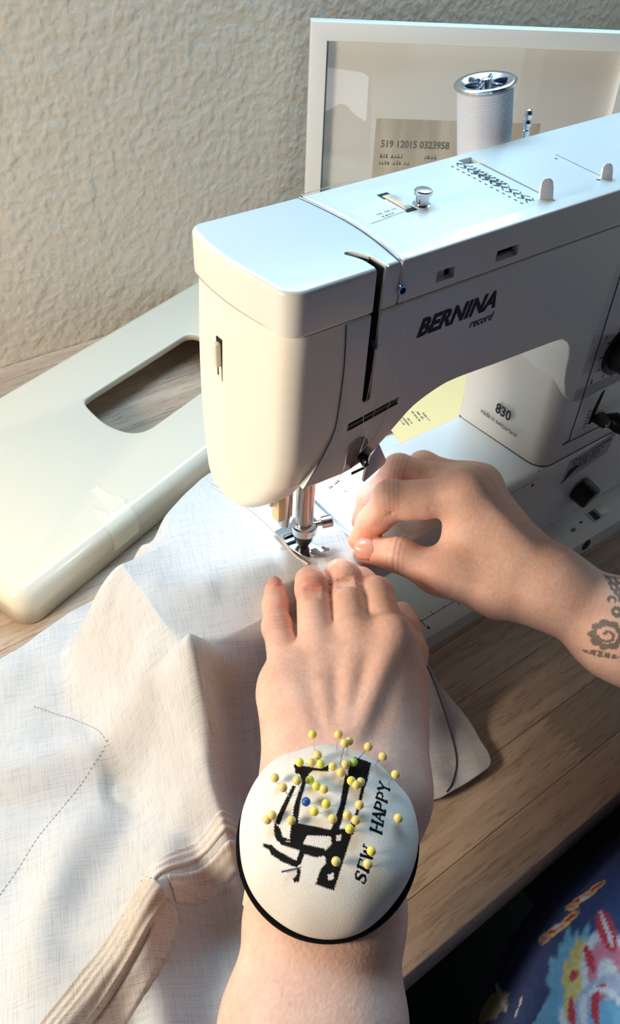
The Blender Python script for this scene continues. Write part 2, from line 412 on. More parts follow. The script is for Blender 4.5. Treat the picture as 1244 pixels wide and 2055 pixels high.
# pillar, arm, head
pil = []
def arc(cx, cy, r, a0, a1, n=8): return [(cx + r * math.cos(math.radians(a0 + (a1 - a0) * k / n)), cy + r * math.sin(math.radians(a0 + (a1 - a0) * k / n))) for k in range(n + 1)]
pil = arc(.1745 + .012, YF + .012, .012, 180, 270) + [(.36, YF), (.36, .047)] + arc(.171 + .006, .047 - .006, .006, 90, 180)
me = curve_mesh([pil], (.235 - HB) / 2, .0006, 2)
for v in me.vertices:                                   # the inner face leans a little to the arm
    t = (v.co.z + (.235 - HB) / 2) / (.235 - HB)
    v.co.x -= .0055 * t * max(0, 1 - (v.co.x - .17) / .03)
me.transform(T(0, 0, (.235 + HB) / 2)); pillar = mesh_obj('pillar', me, ENAMEL, sm, 40)
tube('pillar_seam', [(.1712, .044, HB + .0003), (.1742, -.012, HB + .0003)] + [(p[0], p[1] - .0001, HB + .0003) for p in arc(.1745 + .012, YF + .012, .012, 180, 270, 6)] + [(.36, YF - .0001, HB + .0003)], .0004, SEAMGREY, sm, 6)

under = [(-.0216, .1746), (-.008, .1735), (.0061, .1732), (.0199, .1781), (.033, .1882), (.0445, .1970), (.0602, .2021), (.0737, .2031), (.103, .2014), (.146, .1993)]
under = [tuple(p) for p in catmull(under, 4)] + [(.1545, .1983), (.1605, .1946), (.1645, .1895), (.1668, .183), (.1680, .174), (.1705, .164), (.1760, .152), (.1850, .142)]
ap = under + [(.20, .140), (.36, .140), (.36, .2588), (-.0040, .2588), (-.0030, .2366), (-.0042, .2117), (-.0062, .201), (-.0132, .1873)]
arm = plate('arm_housing', [ap], (YB - YF) / 2, .0012, T(0, (YB + YF) / 2, 0) @ XZ, ENAMEL, sm, res=3)

# take-up slot cutter (top + front), guide recess
def slot_cutter(depth):
    o = plate('cutter', [rrect(.0107, .2130, .0146, .300, .0019)], .004, 0, T(0, YF + .000, 0) @ XZ, None, None); return o
cut(arm, [plate('cutter', [rrect(.0098, .2128, .0147, .300, .0022)], .0100, 0, T(0, YF, 0) @ XZ, None),
          plate('cutter', [[(.0028, .2040), (.0338, .2075), (.0320, .2035), (.0020, .1995)]], .0035, 0, T(0, YF, 0) @ XZ, None)])
plate('takeup_slot_shade', [rrect(.0102, .2134, .0143, .2745, .0018)], .0002, 0, T(0, YF + .0096, 0) @ XZ, SLOTBLACK, sm)  # black pieces paint the shade on the slot's floor and inner wall
box('takeup_slot_shade', (.0139, YF + .0010, .2140), (.0146, YF + .0096, .2585), SLOTBLACK, sm)
box('takeup_slot_shade', (.0099, YF + .0010, .2132), (.0146, YF + .0096, .2140), SLOTBLACK, sm)
plate('takeup_slot_rim', [rrect(.0146, .2128, .0156, .2580, .0004)], .0004, .0003, T(0, YF - .0001, 0) @ XZ, ENAMEL, sm)
plate('guide_slot_lining', [[(.0028, .2040), (.0338, .2075), (.0320, .2035), (.0020, .1995)]], .0003, 0, T(0, YF + .0030, 0) @ XZ, DARKMETAL, sm)
tube('guide_bar', [(.0035, YF - .0002, .2005), (.0325, YF - .0002, .2042)], .0005, DARKMETAL, sm, 8)
lathe('takeup_lever', (.0128, YF - .0008, .2440), (1, 0, .2), [(.0003, -.0004), (.0022, -.0004), (.0022, .0004), (.0003, .0004)], CHROME, sm, 20)

# face cover (door) on the left of the head
def door():
    R = .0085; K = 8
    def seamx(z): return float(np.interp(z, [.13, .1746, .1873, .201, .2117, .2366, .26], [-.0190, -.0190, -.0108, -.0040, -.0020, -.001, -.001]))
    def left(y, z):
        s = min(max((y - YF) / (YB - YF), 0), 1); return -.0300 - .0085 * s * (1 - .35 * s) - .0030 * math.sin(math.pi * s) - .0016 * math.sin(math.pi * min(max((z - .14) / .12, 0), 1))
    # front / bottom / rear outline of the head seen from the left, z as a function of y along the bottom
    zs = np.concatenate([np.linspace(.2592, .205, 14), np.linspace(.202, .1346, 40)])
    fz = [.1345, .1375, .1455, .1585, .174, .190, .208, .2592]; fyv = [.0270, .0125, -.0020, -.0150, -.0245, YF + .0010, YF + .0003, YF + .0003]
    bz = [.1345, .1385, .149, .170, .200, .230, .2592]; byv = [.0275, .0370, .0420, .0430, .0430, .0425, .0415]
    V = []; Fc = []; ncol = None
    for z in zs:
        y0 = float(np.interp(z, fz, fyv)); y1 = float(np.interp(z, bz, byv)); r = min(R, (y1 - y0) * .49); row = []
        lo_r = min(1.0, max((z - .1345) / .010, 0)); inset = .0085 * (1 - math.sqrt(max(1 - (1 - lo_r) ** 2, 0)))
        row.append((seamx(z), y0))
        for k in range(K + 1):
            a = k / K * math.pi / 2; y = y0 + r * (1 - math.cos(a)); row.append((left(y, z) + r * (1 - math.sin(a)) + inset, y))
        for k in range(1, 12):
            y = y0 + r + (y1 - y0 - 2 * r) * k / 12; row.append((left(y, z) + inset, y))
        for k in range(K, -1, -1):
            a = k / K * math.pi / 2; y = y1 - r * (1 - math.cos(a)); row.append((left(y, z) + r * (1 - math.sin(a)) + inset, y))
        row.append((seamx(z), y1)); ncol = len(row); V += [(x, y, z) for x, y in row]
    for i in range(len(zs) - 1):
        for k in range(ncol - 1): Fc.append((i * ncol + k, i * ncol + k + 1, (i + 1) * ncol + k + 1, (i + 1) * ncol + k))
        Fc.append((i * ncol + ncol - 1, i * ncol, (i + 1) * ncol, (i + 1) * ncol + ncol - 1))
    Fc.append(tuple(range(ncol))); Fc.append(tuple((len(zs) - 1) * ncol + k for k in range(ncol - 1, -1, -1)))
    bm = bmesh.new(); vs = [bm.verts.new(p) for p in V]
    for f in Fc:
        try: bm.faces.new([vs[i] for i in f])
        except ValueError: pass
    bmesh.ops.remove_doubles(bm, verts=bm.verts, dist=1e-6); bmesh.ops.recalc_face_normals(bm, faces=bm.faces)
    return from_bm('face_cover', bm, ENAMEL_DOOR, sm, 60), left
face, left_face = door()
seam_pts = catmull([(-.0037, .2585), (-.0029, .2366), (-.0042, .2117), (-.0062, .201), (-.0132, .1873), (-.0216, .1746)], 5)
tube('face_cover_seam', [(p[0], YF - .00002, p[1]) for p in seam_pts], .00022, SEAMGREY, sm, 6)
# light switch lever on the face cover
sy, sz0, sz1 = .0165, .2165, .2395
xs = left_face(sy, .228)
box('switch_slot', (xs - .0002, sy - .0022, sz0), (xs + .006, sy + .0022, sz1), SLOTBLACK, sm)
bm = bmesh.new(); bevel_box(bm, (xs - .0030, sy - .0018, .2255), (xs + .003, sy + .0018, .2375), .0010, 3)
bevel_box(bm, (xs - .0004, sy - .0018, .2180), (xs + .003, sy + .0010, .2290), .0006, 2)
from_bm('switch_lever', bm, CREAM, sm)

# top covers
def cover(name, x0, x1, seam_side, left_bulge):
    out = []
    nn = 14
    if left_bulge:
        for k in range(nn + 1):
            s = k / nn; y = YF - .0004 + s * (YB + .002 - YF + .0004)
            out.append((-.0315 - .0065 * s * (1 - .35 * s) - .0030 * math.sin(math.pi * s), y))
        L1 = out[::-1]
        # round the two corners
        y0, y1 = L1[-1][1], L1[0][1]; body = [p for p in L1 if y0 + .0092 < p[1] < y1 - .0072]
        xr, xf = body[0][0], body[-1][0]
        L1 = arc(xr + .007 + .0006, y1 - .007, .007, 90, 172, 7) + body[1:-1] + arc(xf + .0088, y0 + .009, .009, 182, 270, 9)
    else: L1 = [(x0 + .0012 + .0042 * math.sin(math.pi * k / nn), YB + .002 - k / nn * (YB + .0024 - YF)) for k in range(nn + 1)]
    if seam_side: R1 = [(x1 + .0042 * math.sin(math.pi * k / nn), YF - .0004 + k / nn * (YB + .0024 - YF)) for k in range(nn + 1)]
    else: R1 = [(x1, YF - .0004), (x1, YB + .006)]
    o = plate(name, [L1 + R1], .0104, .0022, T(0, 0, .2696), ENAMEL, sm, res=5, smooth=40)
    return o
lid = cover('head_cover', -.03, .0228, True, True)
top = cover('arm_cover', .0228, .36, False, False)
cut(lid, [plate('cutter', [rrect(.0098, .2500, .0147, .300, .0022)], .0100, 0, T(0, YF, 0) @ XZ, None),
          plate('cutter', [catmull([(.0098, -.032), (.0098, -.022), (.0085, -.017), (.0062, -.0125), (.0085, -.0112), (.0118, -.0150), (.0147, -.022), (.0147, -.032)], 4)], .012, 0, T(0, 0, .2800), None)])
plate('cover_slot_shade', [rrect(.0060, -.0190, .0150, -.0110, .001)], .0002, 0, T(0, 0, .2684), SLOTBLACK, sm)  # shade inside the cover slot, painted as black pieces
box('cover_slot_shade', (.0099, YF + .0090, .2590), (.0146, YF + .0096, .2786), SLOTBLACK, sm)
box('cover_slot_shade', (.0139, YF + .0012, .2590), (.0146, YF + .0096, .2786), SLOTBLACK, sm)
plate('cover_slot_shade', [catmull([(.0147, -.0200), (.0147, -.0198), (.0126, -.0160), (.0085, -.0112), (.0079, -.0116), (.0120, -.0162), (.0139, -.0198), (.0139, -.0200)], 3)], .0049, 0, T(0, 0, .2735), SLOTBLACK, sm)
plate('cover_slot_rim', [catmull([(.0147, -.0305), (.0147, -.022), (.0118, -.0150), (.0085, -.0112), (.0088, -.0106), (.0124, -.0145), (.0157, -.022), (.0157, -.0305)], 4)], .0003, .00025, T(0, 0, .28003), ENAMEL, sm)
# cover thread guide groove and its eyelet
gp = [(.0234 + .0042 * math.sin(math.pi * k / 14), YB + .0015 - k / 14 * (YB + .0020 - YF), .2793) for k in range(15)] + [(.0234, YF - .0006, .2770), (.0236, YF - .0008, .2700)]
tube('thread_groove', gp, .0005, SATIN, sm, 6)
lathe('thread_eyelet', (.0240, YF - .0022, .2670), (.1, 1, 0), [(.0015, 0), (.0023, 0), (.0023, .0015), (.0015, .0015)], CHROME, sm, 20, ring=True)
lathe('thread_eyelet_hole', (.0240, YF - .0017, .2670), (.1, 1, 0), [(.0016, 0), (.0016, .0012)], SLOTBLACK, sm, 16)
# windows in the cover front
cut(top, [box('cutter', (.0448, YF - .01, .2638), (.0558, YF + .004, .2692), None), box('cutter', (.0818, YF - .01, .2638), (.0962, YF + .004, .2692), None),
          plate('cutter', [[(.1195, .0385), (.1290, .0385), (.1262, -.0215), (.1248, -.0215), (.1262, .0310), (.1195, .0330)]], .004, 0, T(0, 0, .2800), None),
          plate('cutter', [[(.1712, .0185), (.1722, .0185), (.1698, -.0205), (.1684, -.0205)]], .004, 0, T(0, 0, .2800), None)])
box('indicator_window', (.0448, YF + .0022, .2638), (.0520, YF + .0030, .2692), SILVERPAPER, sm)
box('indicator_recess', (.0450, YF + .0031, .2636), (.0560, YF + .0036, .2694), SLOTBLACK, sm)
box('indicator_recess', (.0816, YF + .0031, .2636), (.0964, YF + .0036, .2694), SLOTBLACK, sm)
box('indicator_pointer', (.0822, YF + .0012, .2638), (.0958, YF + .0028, .2652), SILVERPAPER, sm)
plate('selector_slot_floor', [[(.1190, .0390), (.1295, .0390), (.1268, -.0220), (.1245, -.0220)]], .0002, 0, T(0, 0, .2764), pm('slot_floor', (196, 206, 212), .5), sm)
plate('stitch_slot_floor', [[(.1708, .0190), (.1726, .0190), (.1702, -.0210), (.1680, -.0210)]], .0002, 0, T(0, 0, .2764), SLOTBLACK, sm)
def thumb_lever(x, y, w, h):
    pts = [(-w, 0), (w, 0), (w, h * .55), (w * .85, h * .85), (w * .4, h), (-w * .4, h), (-w * .85, h * .85), (-w, h * .55)]
    return plate('thumb_lever', [pts], .0009, .0005, T(x, y, .2775) @ Matrix.Rotation(-.25, 4, 'X') @ Matrix.Rotation(-.5, 4, 'Z') @ XZ, LEVERWHITE, sm)
thumb_lever(.1236, -.0180, .0034, .0118); thumb_lever(.1695, -.0170, .0030, .0098)
# stitch symbols printed beside the selector
bm = bmesh.new()
for k in range(13):
    s = k / 12; x = .1135 - .002 * s; y = .0340 - s * .0490
    for j in range(3):
        w = (.0004, .0009, .0003)[j] * (1.4 if 2 < k < 8 else .7); hgt = .0016
        a = .6 if (k + j) % 2 else -.6
        mt = T(x + .0014 + j * .0022, y + (.0008 if j == 1 else 0), .28005) @ Matrix.Rotation(a, 4, 'Z')
        bevel_box(bm, (-w, -hgt, 0), (w, hgt, .00008), mtx=mt)
    bevel_box(bm, (x - .0026, y - .0010, .28003), (x - .0019, y + .0006, .28012))
from_bm('stitch_symbols', bm, INK, sm)
text('stitch_numbers', '1 2 3 4 5 6 7 8 9 0', .0030, T(.1190, .0300, .28005) @ Matrix.Rotation(-math.pi / 2 - .03, 4, 'Z'), INKGREY, sm, sx=1.15)
text('selector_mark', 'n', .0036, T(.1660, .0140, .28005) @ Matrix.Rotation(-.4, 4, 'Z'), INKGREY, sm); text('selector_mark', '=', .0042, T(.1625, -.0155, .28005) @ Matrix.Rotation(-.9, 4, 'Z'), INKGREY, sm)
# sticker, tension wheel and bobbin-winder knob
stk = [(.0330, .0190), (.0338, .0040), (.0560, .0062), (.0560, .0205)]
plate('paper_sticker', [stk], .00006, 0, T(0, 0, .28012), WHITEPAPER, sm)
scribble('sticker_print', [(0, 0, .013), (.004, .0030, .008)], T(.0535, .0110, .28020) @ Matrix.Rotation(math.pi + .08, 4, 'Z'), PALEGREY, sm, 4, .0022, .00004)
box('tension_recess', (.0555, .0045, .27995), (.0618, .0265, .28008), SLOTBLACK, sm)
wheel_v = []; bm = bmesh.new()
for k in range(13):
    a = math.radians(-52 + k * 104 / 12)
    bevel_box(bm, (-.0021, -.00075, -.001), (.0021, .00075, .0010), .0003, 1, T(.0587, .0155 + .0095 * math.sin(a), .2794 + .0030 * (math.cos(a) - .55)) @ Matrix.Rotation(-a * .5, 4, 'X'))
from_bm('tension_wheel', bm, CREAM, sm)
lathe('winder_knob', (.0672, .0080, .2800), (0, 0, 1), [(.0044, 0), (.0044, .0002), (.0032, .0003), (.0032, .0045), (.0042, .0049), (.0043, .0055), (.0043, .0064), (.0038, .0069), (.0015, .0071)], CHROME, sm, 28)
# spool pins
SPA = Vector((-.142, .104, 1)).normalized(); SPT = Vector(tuple(at_y(974, 164, .068))); SPB = SPT - SPA * .0650
lathe('spool_pin', SPB, SPA, [(.0022, -.004), (.0022, .0665), (.001, .067)], STEEL, sm, 14)
SP2 = Vector(tuple(at_y(1072, 220, .056))) - Vector((0, 0, .0452))
lathe('spool_pin', SP2, (-.03, .05, 1), [(.0022, -.004), (.0022, .0340), (.0017, .0345), (.0017, .0355), (.0024, .0365), (.0024, .0385), (.0016, .0395), (.0016, .0400), (.0025, .0412), (.0025, .0430), (.0017, .0448), (.0006, .0452)], CHROME, sm, 16)
box('spool_shelf', (.125, YB - .002, .2460), (.225, YB + .050, .2480), ENAMEL, sm, .002)

# lettering on the arm
text('brand_lettering', 'BERNINA', .0122, T(.0385, YF - .0001, .2385) @ Matrix.Rotation(-.012, 4, 'Y') @ XZ, INK, sm, bold=.00052, shear=.29, sx=.98, space=1.02)
text('model_lettering', 'record', .0066, T(.0735, YF - .0001, .2318) @ XZ, INK, sm, bold=.00005, shear=.25, sx=.85)
# on the pillar's inner face
PIL = Matrix(((0, .0, -1, 0), (-1, 0, 0, 0), (0, 1, 0, 0), (0, 0, 0, 1)))   # text right -> -y, up -> +z, facing -x
def pil_x(z): return .1712 - .0048 * (z - HB) / (.235 - HB)
text('model_number', '830', .0105, T(pil_x(.116) - .0002, .0145, .1148) @ Matrix.Rotation(.0, 4, 'Y') @ PIL, INK, sm, bold=.00026, sx=.85)
text('origin_lettering', 'made in switzerland', .0050, T(pil_x(.108) - .0002, .0262, .1065) @ PIL, INKGREY, sm, sx=.82)

# control panel on the pillar front
def outline_tube(name, pts, r, mat): return tube(name, pts, r, mat, sm, 6)
PAN = [(.1905, .2330), (.1962, .1336), (.1966, .1140), (.1975, .1080), (.2010, .1060), (.33, .1030), (.345, .1030)]
outline_tube('panel_seam', [(p[0], YF - .0001, p[1]) for p in catmull(PAN, 4)], .00035, SEAMGREY)
lathe('stitch_width_dial', (.2205, YF, .1700), (0, -1, 0), [(.0175, 0), (.0175, .002), (.0140, .0025), (.0135, .013), (.0120, .0145)], BLACK, sm, 36)
bm = bmesh.new()
for k in range(12):
    a = k / 12 * 2 * math.pi; bevel_box(bm, (-.0003, -.0002, .0185), (.0003, .0001, .0208), mtx=T(.2205, YF, .1700) @ Matrix.Rotation(a, 4, 'Y'))
from_bm('dial_marks', bm, INK, sm)
text('dial_number', '1', .0040, T(.1985, YF - .0002, .1830) @ XZ, INK, sm); text('dial_number', '2', .0040, T(.1985, YF - .0002, .1520) @ XZ, INK, sm)
plate('length_slot', [[(.2135, .1140), (.2165, .1140), (.2190, .1395), (.2165, .1385), (.2135, .1260)]], .0003, 0, T(0, YF - .0001, 0) @ XZ, SLOTBLACK, sm)
bm = bmesh.new(); bevel_box(bm, (.2140, YF - .011, .1165), (.2255, YF - .0002, .1205), .0012, 2)
from_bm('length_lever', bm, BLACK, sm)
lathe('length_knob', (.2285, YF - .0150, .1165), (.35, -1, -.2), [(.0020, -.012), (.0058, -.007), (.0062, -.002), (.0060, .002), (.0045, .003)], BLACK, sm, 20)
tube('length_pointer', [(.2150, YF - .0113, .1200), (.2185, YF - .0113, .1180), (.2192, YF - .0113, .1203)], .0005, WHITEPAPER, sm, 6)
bm = bmesh.new()
for k in range(6): bevel_box(bm, (.2085, YF - .0002, .1130 + k * .0026), (.2105 + (k % 2) * .0012, YF + .0001, .1134 + k * .0026))
from_bm('length_scale', bm, INK, sm)
# base front: dealer label, knob, switch, symbols, socket
LAB = [(.2052, .0640), (.2085, .0850), (.2560, .0890), (.2525, .0720), (.2200, .0660)]
plate('dealer_label', [LAB], .0001, 0, T(0, YF - .0001, 0) @ XZ, SILVERPAPER, sm)
scribble('dealer_label_print', [(0, 0, .040), (.0025, -.0034, .030), (.0055, -.0066, .026), (.0085, -.0096, .020)], T(.2105, YF - .0002, .0815) @ Matrix.Rotation(-.07, 4, 'Y') @ XZ, INK, sm, 5)
plate('dealer_label_mark', [[(.2075, .0650), (.2100, .0745), (.2170, .0770), (.2210, .0740), (.2130, .0690)]], .0001, 0, T(0, YF - .0003, 0) @ XZ, BLUEINK, sm)
bm = bmesh.new()
lathe('feed_knob', (.2330, YF, .0470), (.12, -1, -.25), [(.0098, 0), (.0095, .011), (.0085, .0125), (.0060, .0125), (.0058, .0118)], BLACK, sm, 26)
lathe('feed_knob_cap', (.2338, YF - .0118, .0441), (.12, -1, -.25), [(.0058, 0), (.0056, .0004)], pm('grey_cap', (120, 122, 124), .35), sm, 20)
LED = lambda x, y: T(x, y, base_top(x, y)) @ Matrix.Rotation(slope, 4, 'X')
bm = bmesh.new(); bevel_box(bm, (-.0105, -.0052, -.001), (.0105, .0052, .0006), .0008, 2, LED(.2565, -.0395)); from_bm('power_switch_bezel', bm, BASEGREY, sm)
bm = bmesh.new(); bevel_box(bm, (-.0085, -.0040, .0006), (-.0030, .0040, .0009), .0001, 1, LED(.2565, -.0395)); from_bm('power_switch_gap', bm, INKGREY, sm)
bm = bmesh.new(); bevel_box(bm, (-.0040, -.0040, 0), (.0088, .0040, .0034), .0010, 2, LED(.2565, -.0395) @ Matrix.Rotation(.18, 4, 'Y')); from_bm('power_switch_rocker', bm, ENAMEL, sm)
bm = bmesh.new()
for i in range(3):
    for j in range(2): bevel_box(bm, (-.0022 + i * .0016, -.0012 + j * .0014, .0), (-.0010 + i * .0016, -.0002 + j * .0014, .00012), mtx=LED(.2260, -.0405))
from_bm('voltage_mark', bm, INK, sm)
bm = bmesh.new(); bevel_box(bm, (-.0020, -.0006, .0), (.0016, .0006, .00012), mtx=LED(.2370, -.0385)); from_bm('voltage_mark', bm, INK, sm)
lathe('foot_control_socket', (.2310, -.0505, .0072), (0, -1, .08), [(.0047, 0), (.0047, .0016), (.0030, .0017)], BLACK, sm, 24)

# thread lever (chrome, with a check spring) on the front under the arm
lev = [(.0100, .1865), (.0175, .1920), (.0232, .1835), (.0150, .1705), (.0105, .1700), (.0092, .1740)]
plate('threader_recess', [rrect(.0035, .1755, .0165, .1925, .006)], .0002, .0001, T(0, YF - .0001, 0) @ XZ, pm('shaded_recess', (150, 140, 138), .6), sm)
plate('threader_lever', [[(.0125, .1855), (.0158, .1900), (.0172, .1905), (.0225, .1790), (.0218, .1768), (.0108, .1690), (.0098, .1700), (.0100, .1745)]], .0007, .0005, T(0, YF - .0050, 0) @ Matrix.Rotation(-.15, 4, 'Z') @ XZ, SATIN, sm)
box('threader_edge', (.0160, YF - .0072, .1770), (.0222, YF + .0002, .1785), DARKMETAL, sm, .0004, mtx=None)
lathe('threader_knob', (.0128, YF - .0075, .1800), (0, 1, 0), [(.0012, 0), (.0030, .0006), (.0034, .002), (.0020, .0080)], DARKMETAL, sm, 18)
tube('check_spring', catmull([(.0060, YF - .001, .1760), (.0072, YF - .003, .1810), (.0105, YF - .004, .1830), (.0140, YF - .003, .1790)], 5), .0005, DARKMETAL, sm, 6)
box('cutter_blade', (.0070, YF - .0016, .1712), (.0200, YF - .0008, .1726), DARKMETAL, sm, .0002)

# presser bar, needle bar, foot
lathe('presser_bar', (.0030, .0005, .1135), (0, 0, 1), [(.0052, 0), (.0052, .0750)], STEEL, sm, 28)
lathe('needle_bar', (-.0085, .0040, .1160), (0, 0, 1), [(.0030, 0), (.0034, .0010), (.0034, .0600)], CHROME, sm, 20)
bm = bmesh.new(); bevel_box(bm, (-.0145, .0010, .1220), (-.0045, .0085, .1420), .0015, 2); from_bm('bar_guide', bm, pm('yellowed_plastic_guide', (226, 208, 164), .5), sm)
bm = bmesh.new(); bevel_box(bm, (-.0180, .0040, .1330), (-.0060, .0110, .1560), .0015, 2); from_bm('bar_bracket', bm, CHROME, sm)
lathe('foot_collar', (.0030, .0000, .1075), (0, 0, 1), [(.0050, 0), (.0074, .0008), (.0076, .0060), (.0060, .0070)], CHROME, sm, 28)
lathe('foot_cone', (.0020, -.0010, .0975), (0, 0, 1), [(.0028, 0), (.0052, .0055), (.0058, .0100)], DARKMETAL, sm, 24)
lathe('needle_clamp_screw', (.0050, -.0020, .1130), (.92, -.42, .14), [(.0012, 0), (.0018, .0068), (.0034, .0070), (.0036, .0080), (.0036, .0128), (.0028, .0134)], STEEL, sm, 20)
sole = [(-.0078, .0175), (.0050, .0190), (.0068, .0030), (.0080, -.0050), (.0098, -.0102), (.0074, -.0106), (.0058, -.0060), (.0028, -.0055), (.0022, -.0072), (.0014, -.0108), (-.0014, -.0106), (-.0042, -.0060), (-.0068, .0020)]
plate('presser_foot', [[tuple(p) for p in sole]], .0006, .0004, T(.0012, -.0005, .0968) @ Matrix.Rotation(-.06, 4, 'Z'), CHROME, sm)
for tx in (.0094, .0010):
    tube('foot_toe', [(tx + .001, -.0085, .0970), (tx + .0013, -.0112, .0976), (tx + .0016, -.0130, .0992)], .0011, STEEL, sm, 8)
lathe('needle', (.0006, -.0004, .0935), (0, 0, 1), [(.0001, 0), (.0004, .0020), (.0005, .0200)], CHROME, sm, 10)
lathe('foot_pivot', (-.0060, .0070, .1010), (1, -.1, 0), [(.0014, 0), (.0014, .0120)], DARKMETAL, sm, 14)

# assumed sewing lamp, a bare spot light under the head (behind the face cover)
ld = bpy.data.lights.new('assumed_sewing_lamp', 'SPOT'); ld.energy = .2; ld.color = (.86, .94, 1.0); ld.shadow_soft_size = .008; ld.spot_size = math.radians(150); ld.spot_blend = .6
lo = bpy.data.objects.new('assumed_sewing_lamp', ld); COL.objects.link(lo); lo.location = (.018, .016, .165); lo.rotation_euler = (math.radians(8), math.radians(18), 0)
attach(lo, sm)

# ------------------------------------------------------------------ thread spool and thread
spool = root('thread_spool', tuple(SPB), 'spool of silver-grey thread with chromed end cap on the spool pin', 'thread spool')
SB = SPB + SPA * .0005
pr = [(.0147, .006)]
zz = .006
while zz < .0615: pr += [(.0146, zz), (.0151, zz + .0006), (.0146, zz + .0011)]; zz += .0014
lathe('wound_thread', SB, SPA, [(.013, .0045)] + pr[1:] + [(.0135, .0622)], THREADM, spool, 48, 180)
lathe('end_cap', SB + SPA * .0622, SPA, [(.0135, 0), (.0160, .0004), (.0168, .0012), (.0168, .0022), (.0158, .0029), (.0125, .0027), (.0105, .0013), (.0050, .0010)], CHROME, spool, 48)
bm = bmesh.new(); ax, ay, aa = frame_of(SPA); MT = Matrix((( ax.x, ay.x, aa.x, 0), (ax.y, ay.y, aa.y, 0), (ax.z, ay.z, aa.z, 0), (0, 0, 0, 1)))
for k in range(6): bevel_box(bm, (.004, -.0010, -.0006), (.0120, .0010, .0012), .0004, 1, Matrix.Translation(SB + SPA * .0640) @ MT @ Matrix.Rotation(k * math.pi / 3, 4, 'Z'))
from_bm('cap_spoke', bm, pm('cap_recess_metal', (150, 165, 190), .25, 1.0), spool)
lathe('end_cap', SB, SPA, [(.006, 0), (.0160, .0004), (.0168, .0012), (.0168, .0030), (.0135, .0045)], CHROME, spool, 48)

def fy(px, py, off): return tuple(at_y(px, py, YF - off))
th = root('sewing_thread', (.024, YF, .2), 'thin pale thread running down the machine front to the needle clamp', 'thread')
tube('thread_strand', [(.150, .047, .2700), (.10, .0475, .2740), (.05, .0465, .2795), (.0250, .0440, .2804)] + [(q[0], q[1], q[2] + .0010) for q in gp[1:15]] + [(.0235, YF - .0010, .2780), (.0240, YF - .0014, .2680)], .00018, THREADW, th, 5)
tube('thread_strand', catmull([fy(815, 598, .0016), fy(803, 680, .0014), fy(792, 740, .0012), fy(783, 805, .0016), fy(755, 870, .0020), fy(722, 908, .0080)], 6), .00017, THREADW, th, 5)
tube('thread_strand', catmull([fy(722, 908, .0082), fy(745, 845, .0020), fy(765, 780, .0012), fy(777, 715, .0012), fy(772, 690, .0010), fy(762, 672, .0008)], 6), .00015, THREADW, th, 5)
tube('thread_strand', catmull([fy(760, 672, .0008), fy(742, 770, .0006), fy(730, 830, .0016), fy(726, 865, .0012), fy(700, 900, .0012), fy(688, 945, .0012), tuple(at(668, 975, .545)), tuple(at(650, 1010, .546)), tuple(at(637, 1036, .548))], 6), .00017, THREADW, th, 5)

# ------------------------------------------------------------------ slide-on extension table lying behind the machine
ext = root('extension_table', (.0, .25, 0), 'cream slide-on extension table with oblong arm cutout lying on the desk', 'extension table')
EA = math.radians(19.3); EM = T(-.1385, .1085, 0) @ Matrix.Rotation(EA, 4, 'Z')
outer = rrect(0, 0, .40, .186, .013, 8)
slot = [tuple(p) for p in catmull([(.178, .1245), (.172, .1180), (.1655, .095), (.1645, .080), (.1675, .066), (.174, .0585), (.184, .0555)], 4)] + [(.300, .0555)] + arc(.300, .0655, .010, -90, 0, 4) + arc(.300, .1150, .010, 0, 90, 4) + [(.186, .1252)]
def shell():
    # pressed shell: rounded skirt outside, short turned-down lip round the cutout
    O = np.array(outer)[::-1] if False else np.array(outer); Sl = np.array(slot)
    def ring_of(Lp, d, z):                      # offset loop inwards by d
        n = len(Lp); out = []
        for i in range(n):
            t = Lp[(i + 1) % n] - Lp[i - 1]; t /= np.linalg.norm(t); out.append((Lp[i][0] - t[1] * d, Lp[i][1] + t[0] * d, z))
        return out
    bm = bmesh.new(); prof = [(0, .0012)] + [(.010 * (1 - math.cos(a)), .020 + .010 * math.sin(a)) for a in np.linspace(0, math.pi / 2, 9)]
    loops = [[bm.verts.new(p) for p in ring_of(O, d, z)] for d, z in prof]
    for A_, B_ in zip(loops, loops[1:]):
        for i in range(len(A_)): bm.faces.new((A_[i], A_[(i + 1) % len(A_)], B_[(i + 1) % len(A_)], B_[i]))
    lip = [(-.0016, .030), (-.0006, .0296), (0, .0288), (0, .0235)]
    ll = [[bm.verts.new(p) for p in ring_of(Sl, d, z)] for d, z in lip]
    for A_, B_ in zip(ll, ll[1:]):
        for i in range(len(A_)): bm.faces.new((A_[i], A_[(i + 1) % len(A_)], B_[(i + 1) % len(A_)], B_[i]))
    bm.edges.ensure_lookup_table()
    e = [bm.edges.get((L_[i], L_[(i + 1) % len(L_)])) for L_ in (loops[-1], ll[0]) for i in range(len(L_))]
    bmesh.ops.triangle_fill(bm, use_beauty=True, use_dissolve=False, edges=e)
    bmesh.ops.recalc_face_normals(bm, faces=bm.faces); bmesh.ops.transform(bm, matrix=EM, verts=bm.verts)
    o = from_bm('table_top', bm, CREAM, ext, 35); m = o.modifiers.new('wall', 'SOLIDIFY'); m.thickness = .0022; m.offset = -1 
    if sum(p.normal.z * p.area for p in o.data.polygons) < 0: o.data.flip_normals()
    return o
shell()
for fx, fy_ in ((.03, .03), (.03, .156), (.37, .03), (.37, .156)):
    bm = bmesh.new(); bmesh.ops.create_cone(bm, cap_ends=True, segments=18, radius1=.007, radius2=.008, depth=.008, matrix=EM @ T(fx, fy_, .004)); from_bm('foot', bm, BLACK, ext)
TAPE = pm('clear_yellowed_tape', (235, 230, 208), .3, coat=.2); 
def em2(px, py, z=.0302):
    p = EM.inverted() @ Vector(tuple(at_z(px, py, z))); return (p.x, p.y)
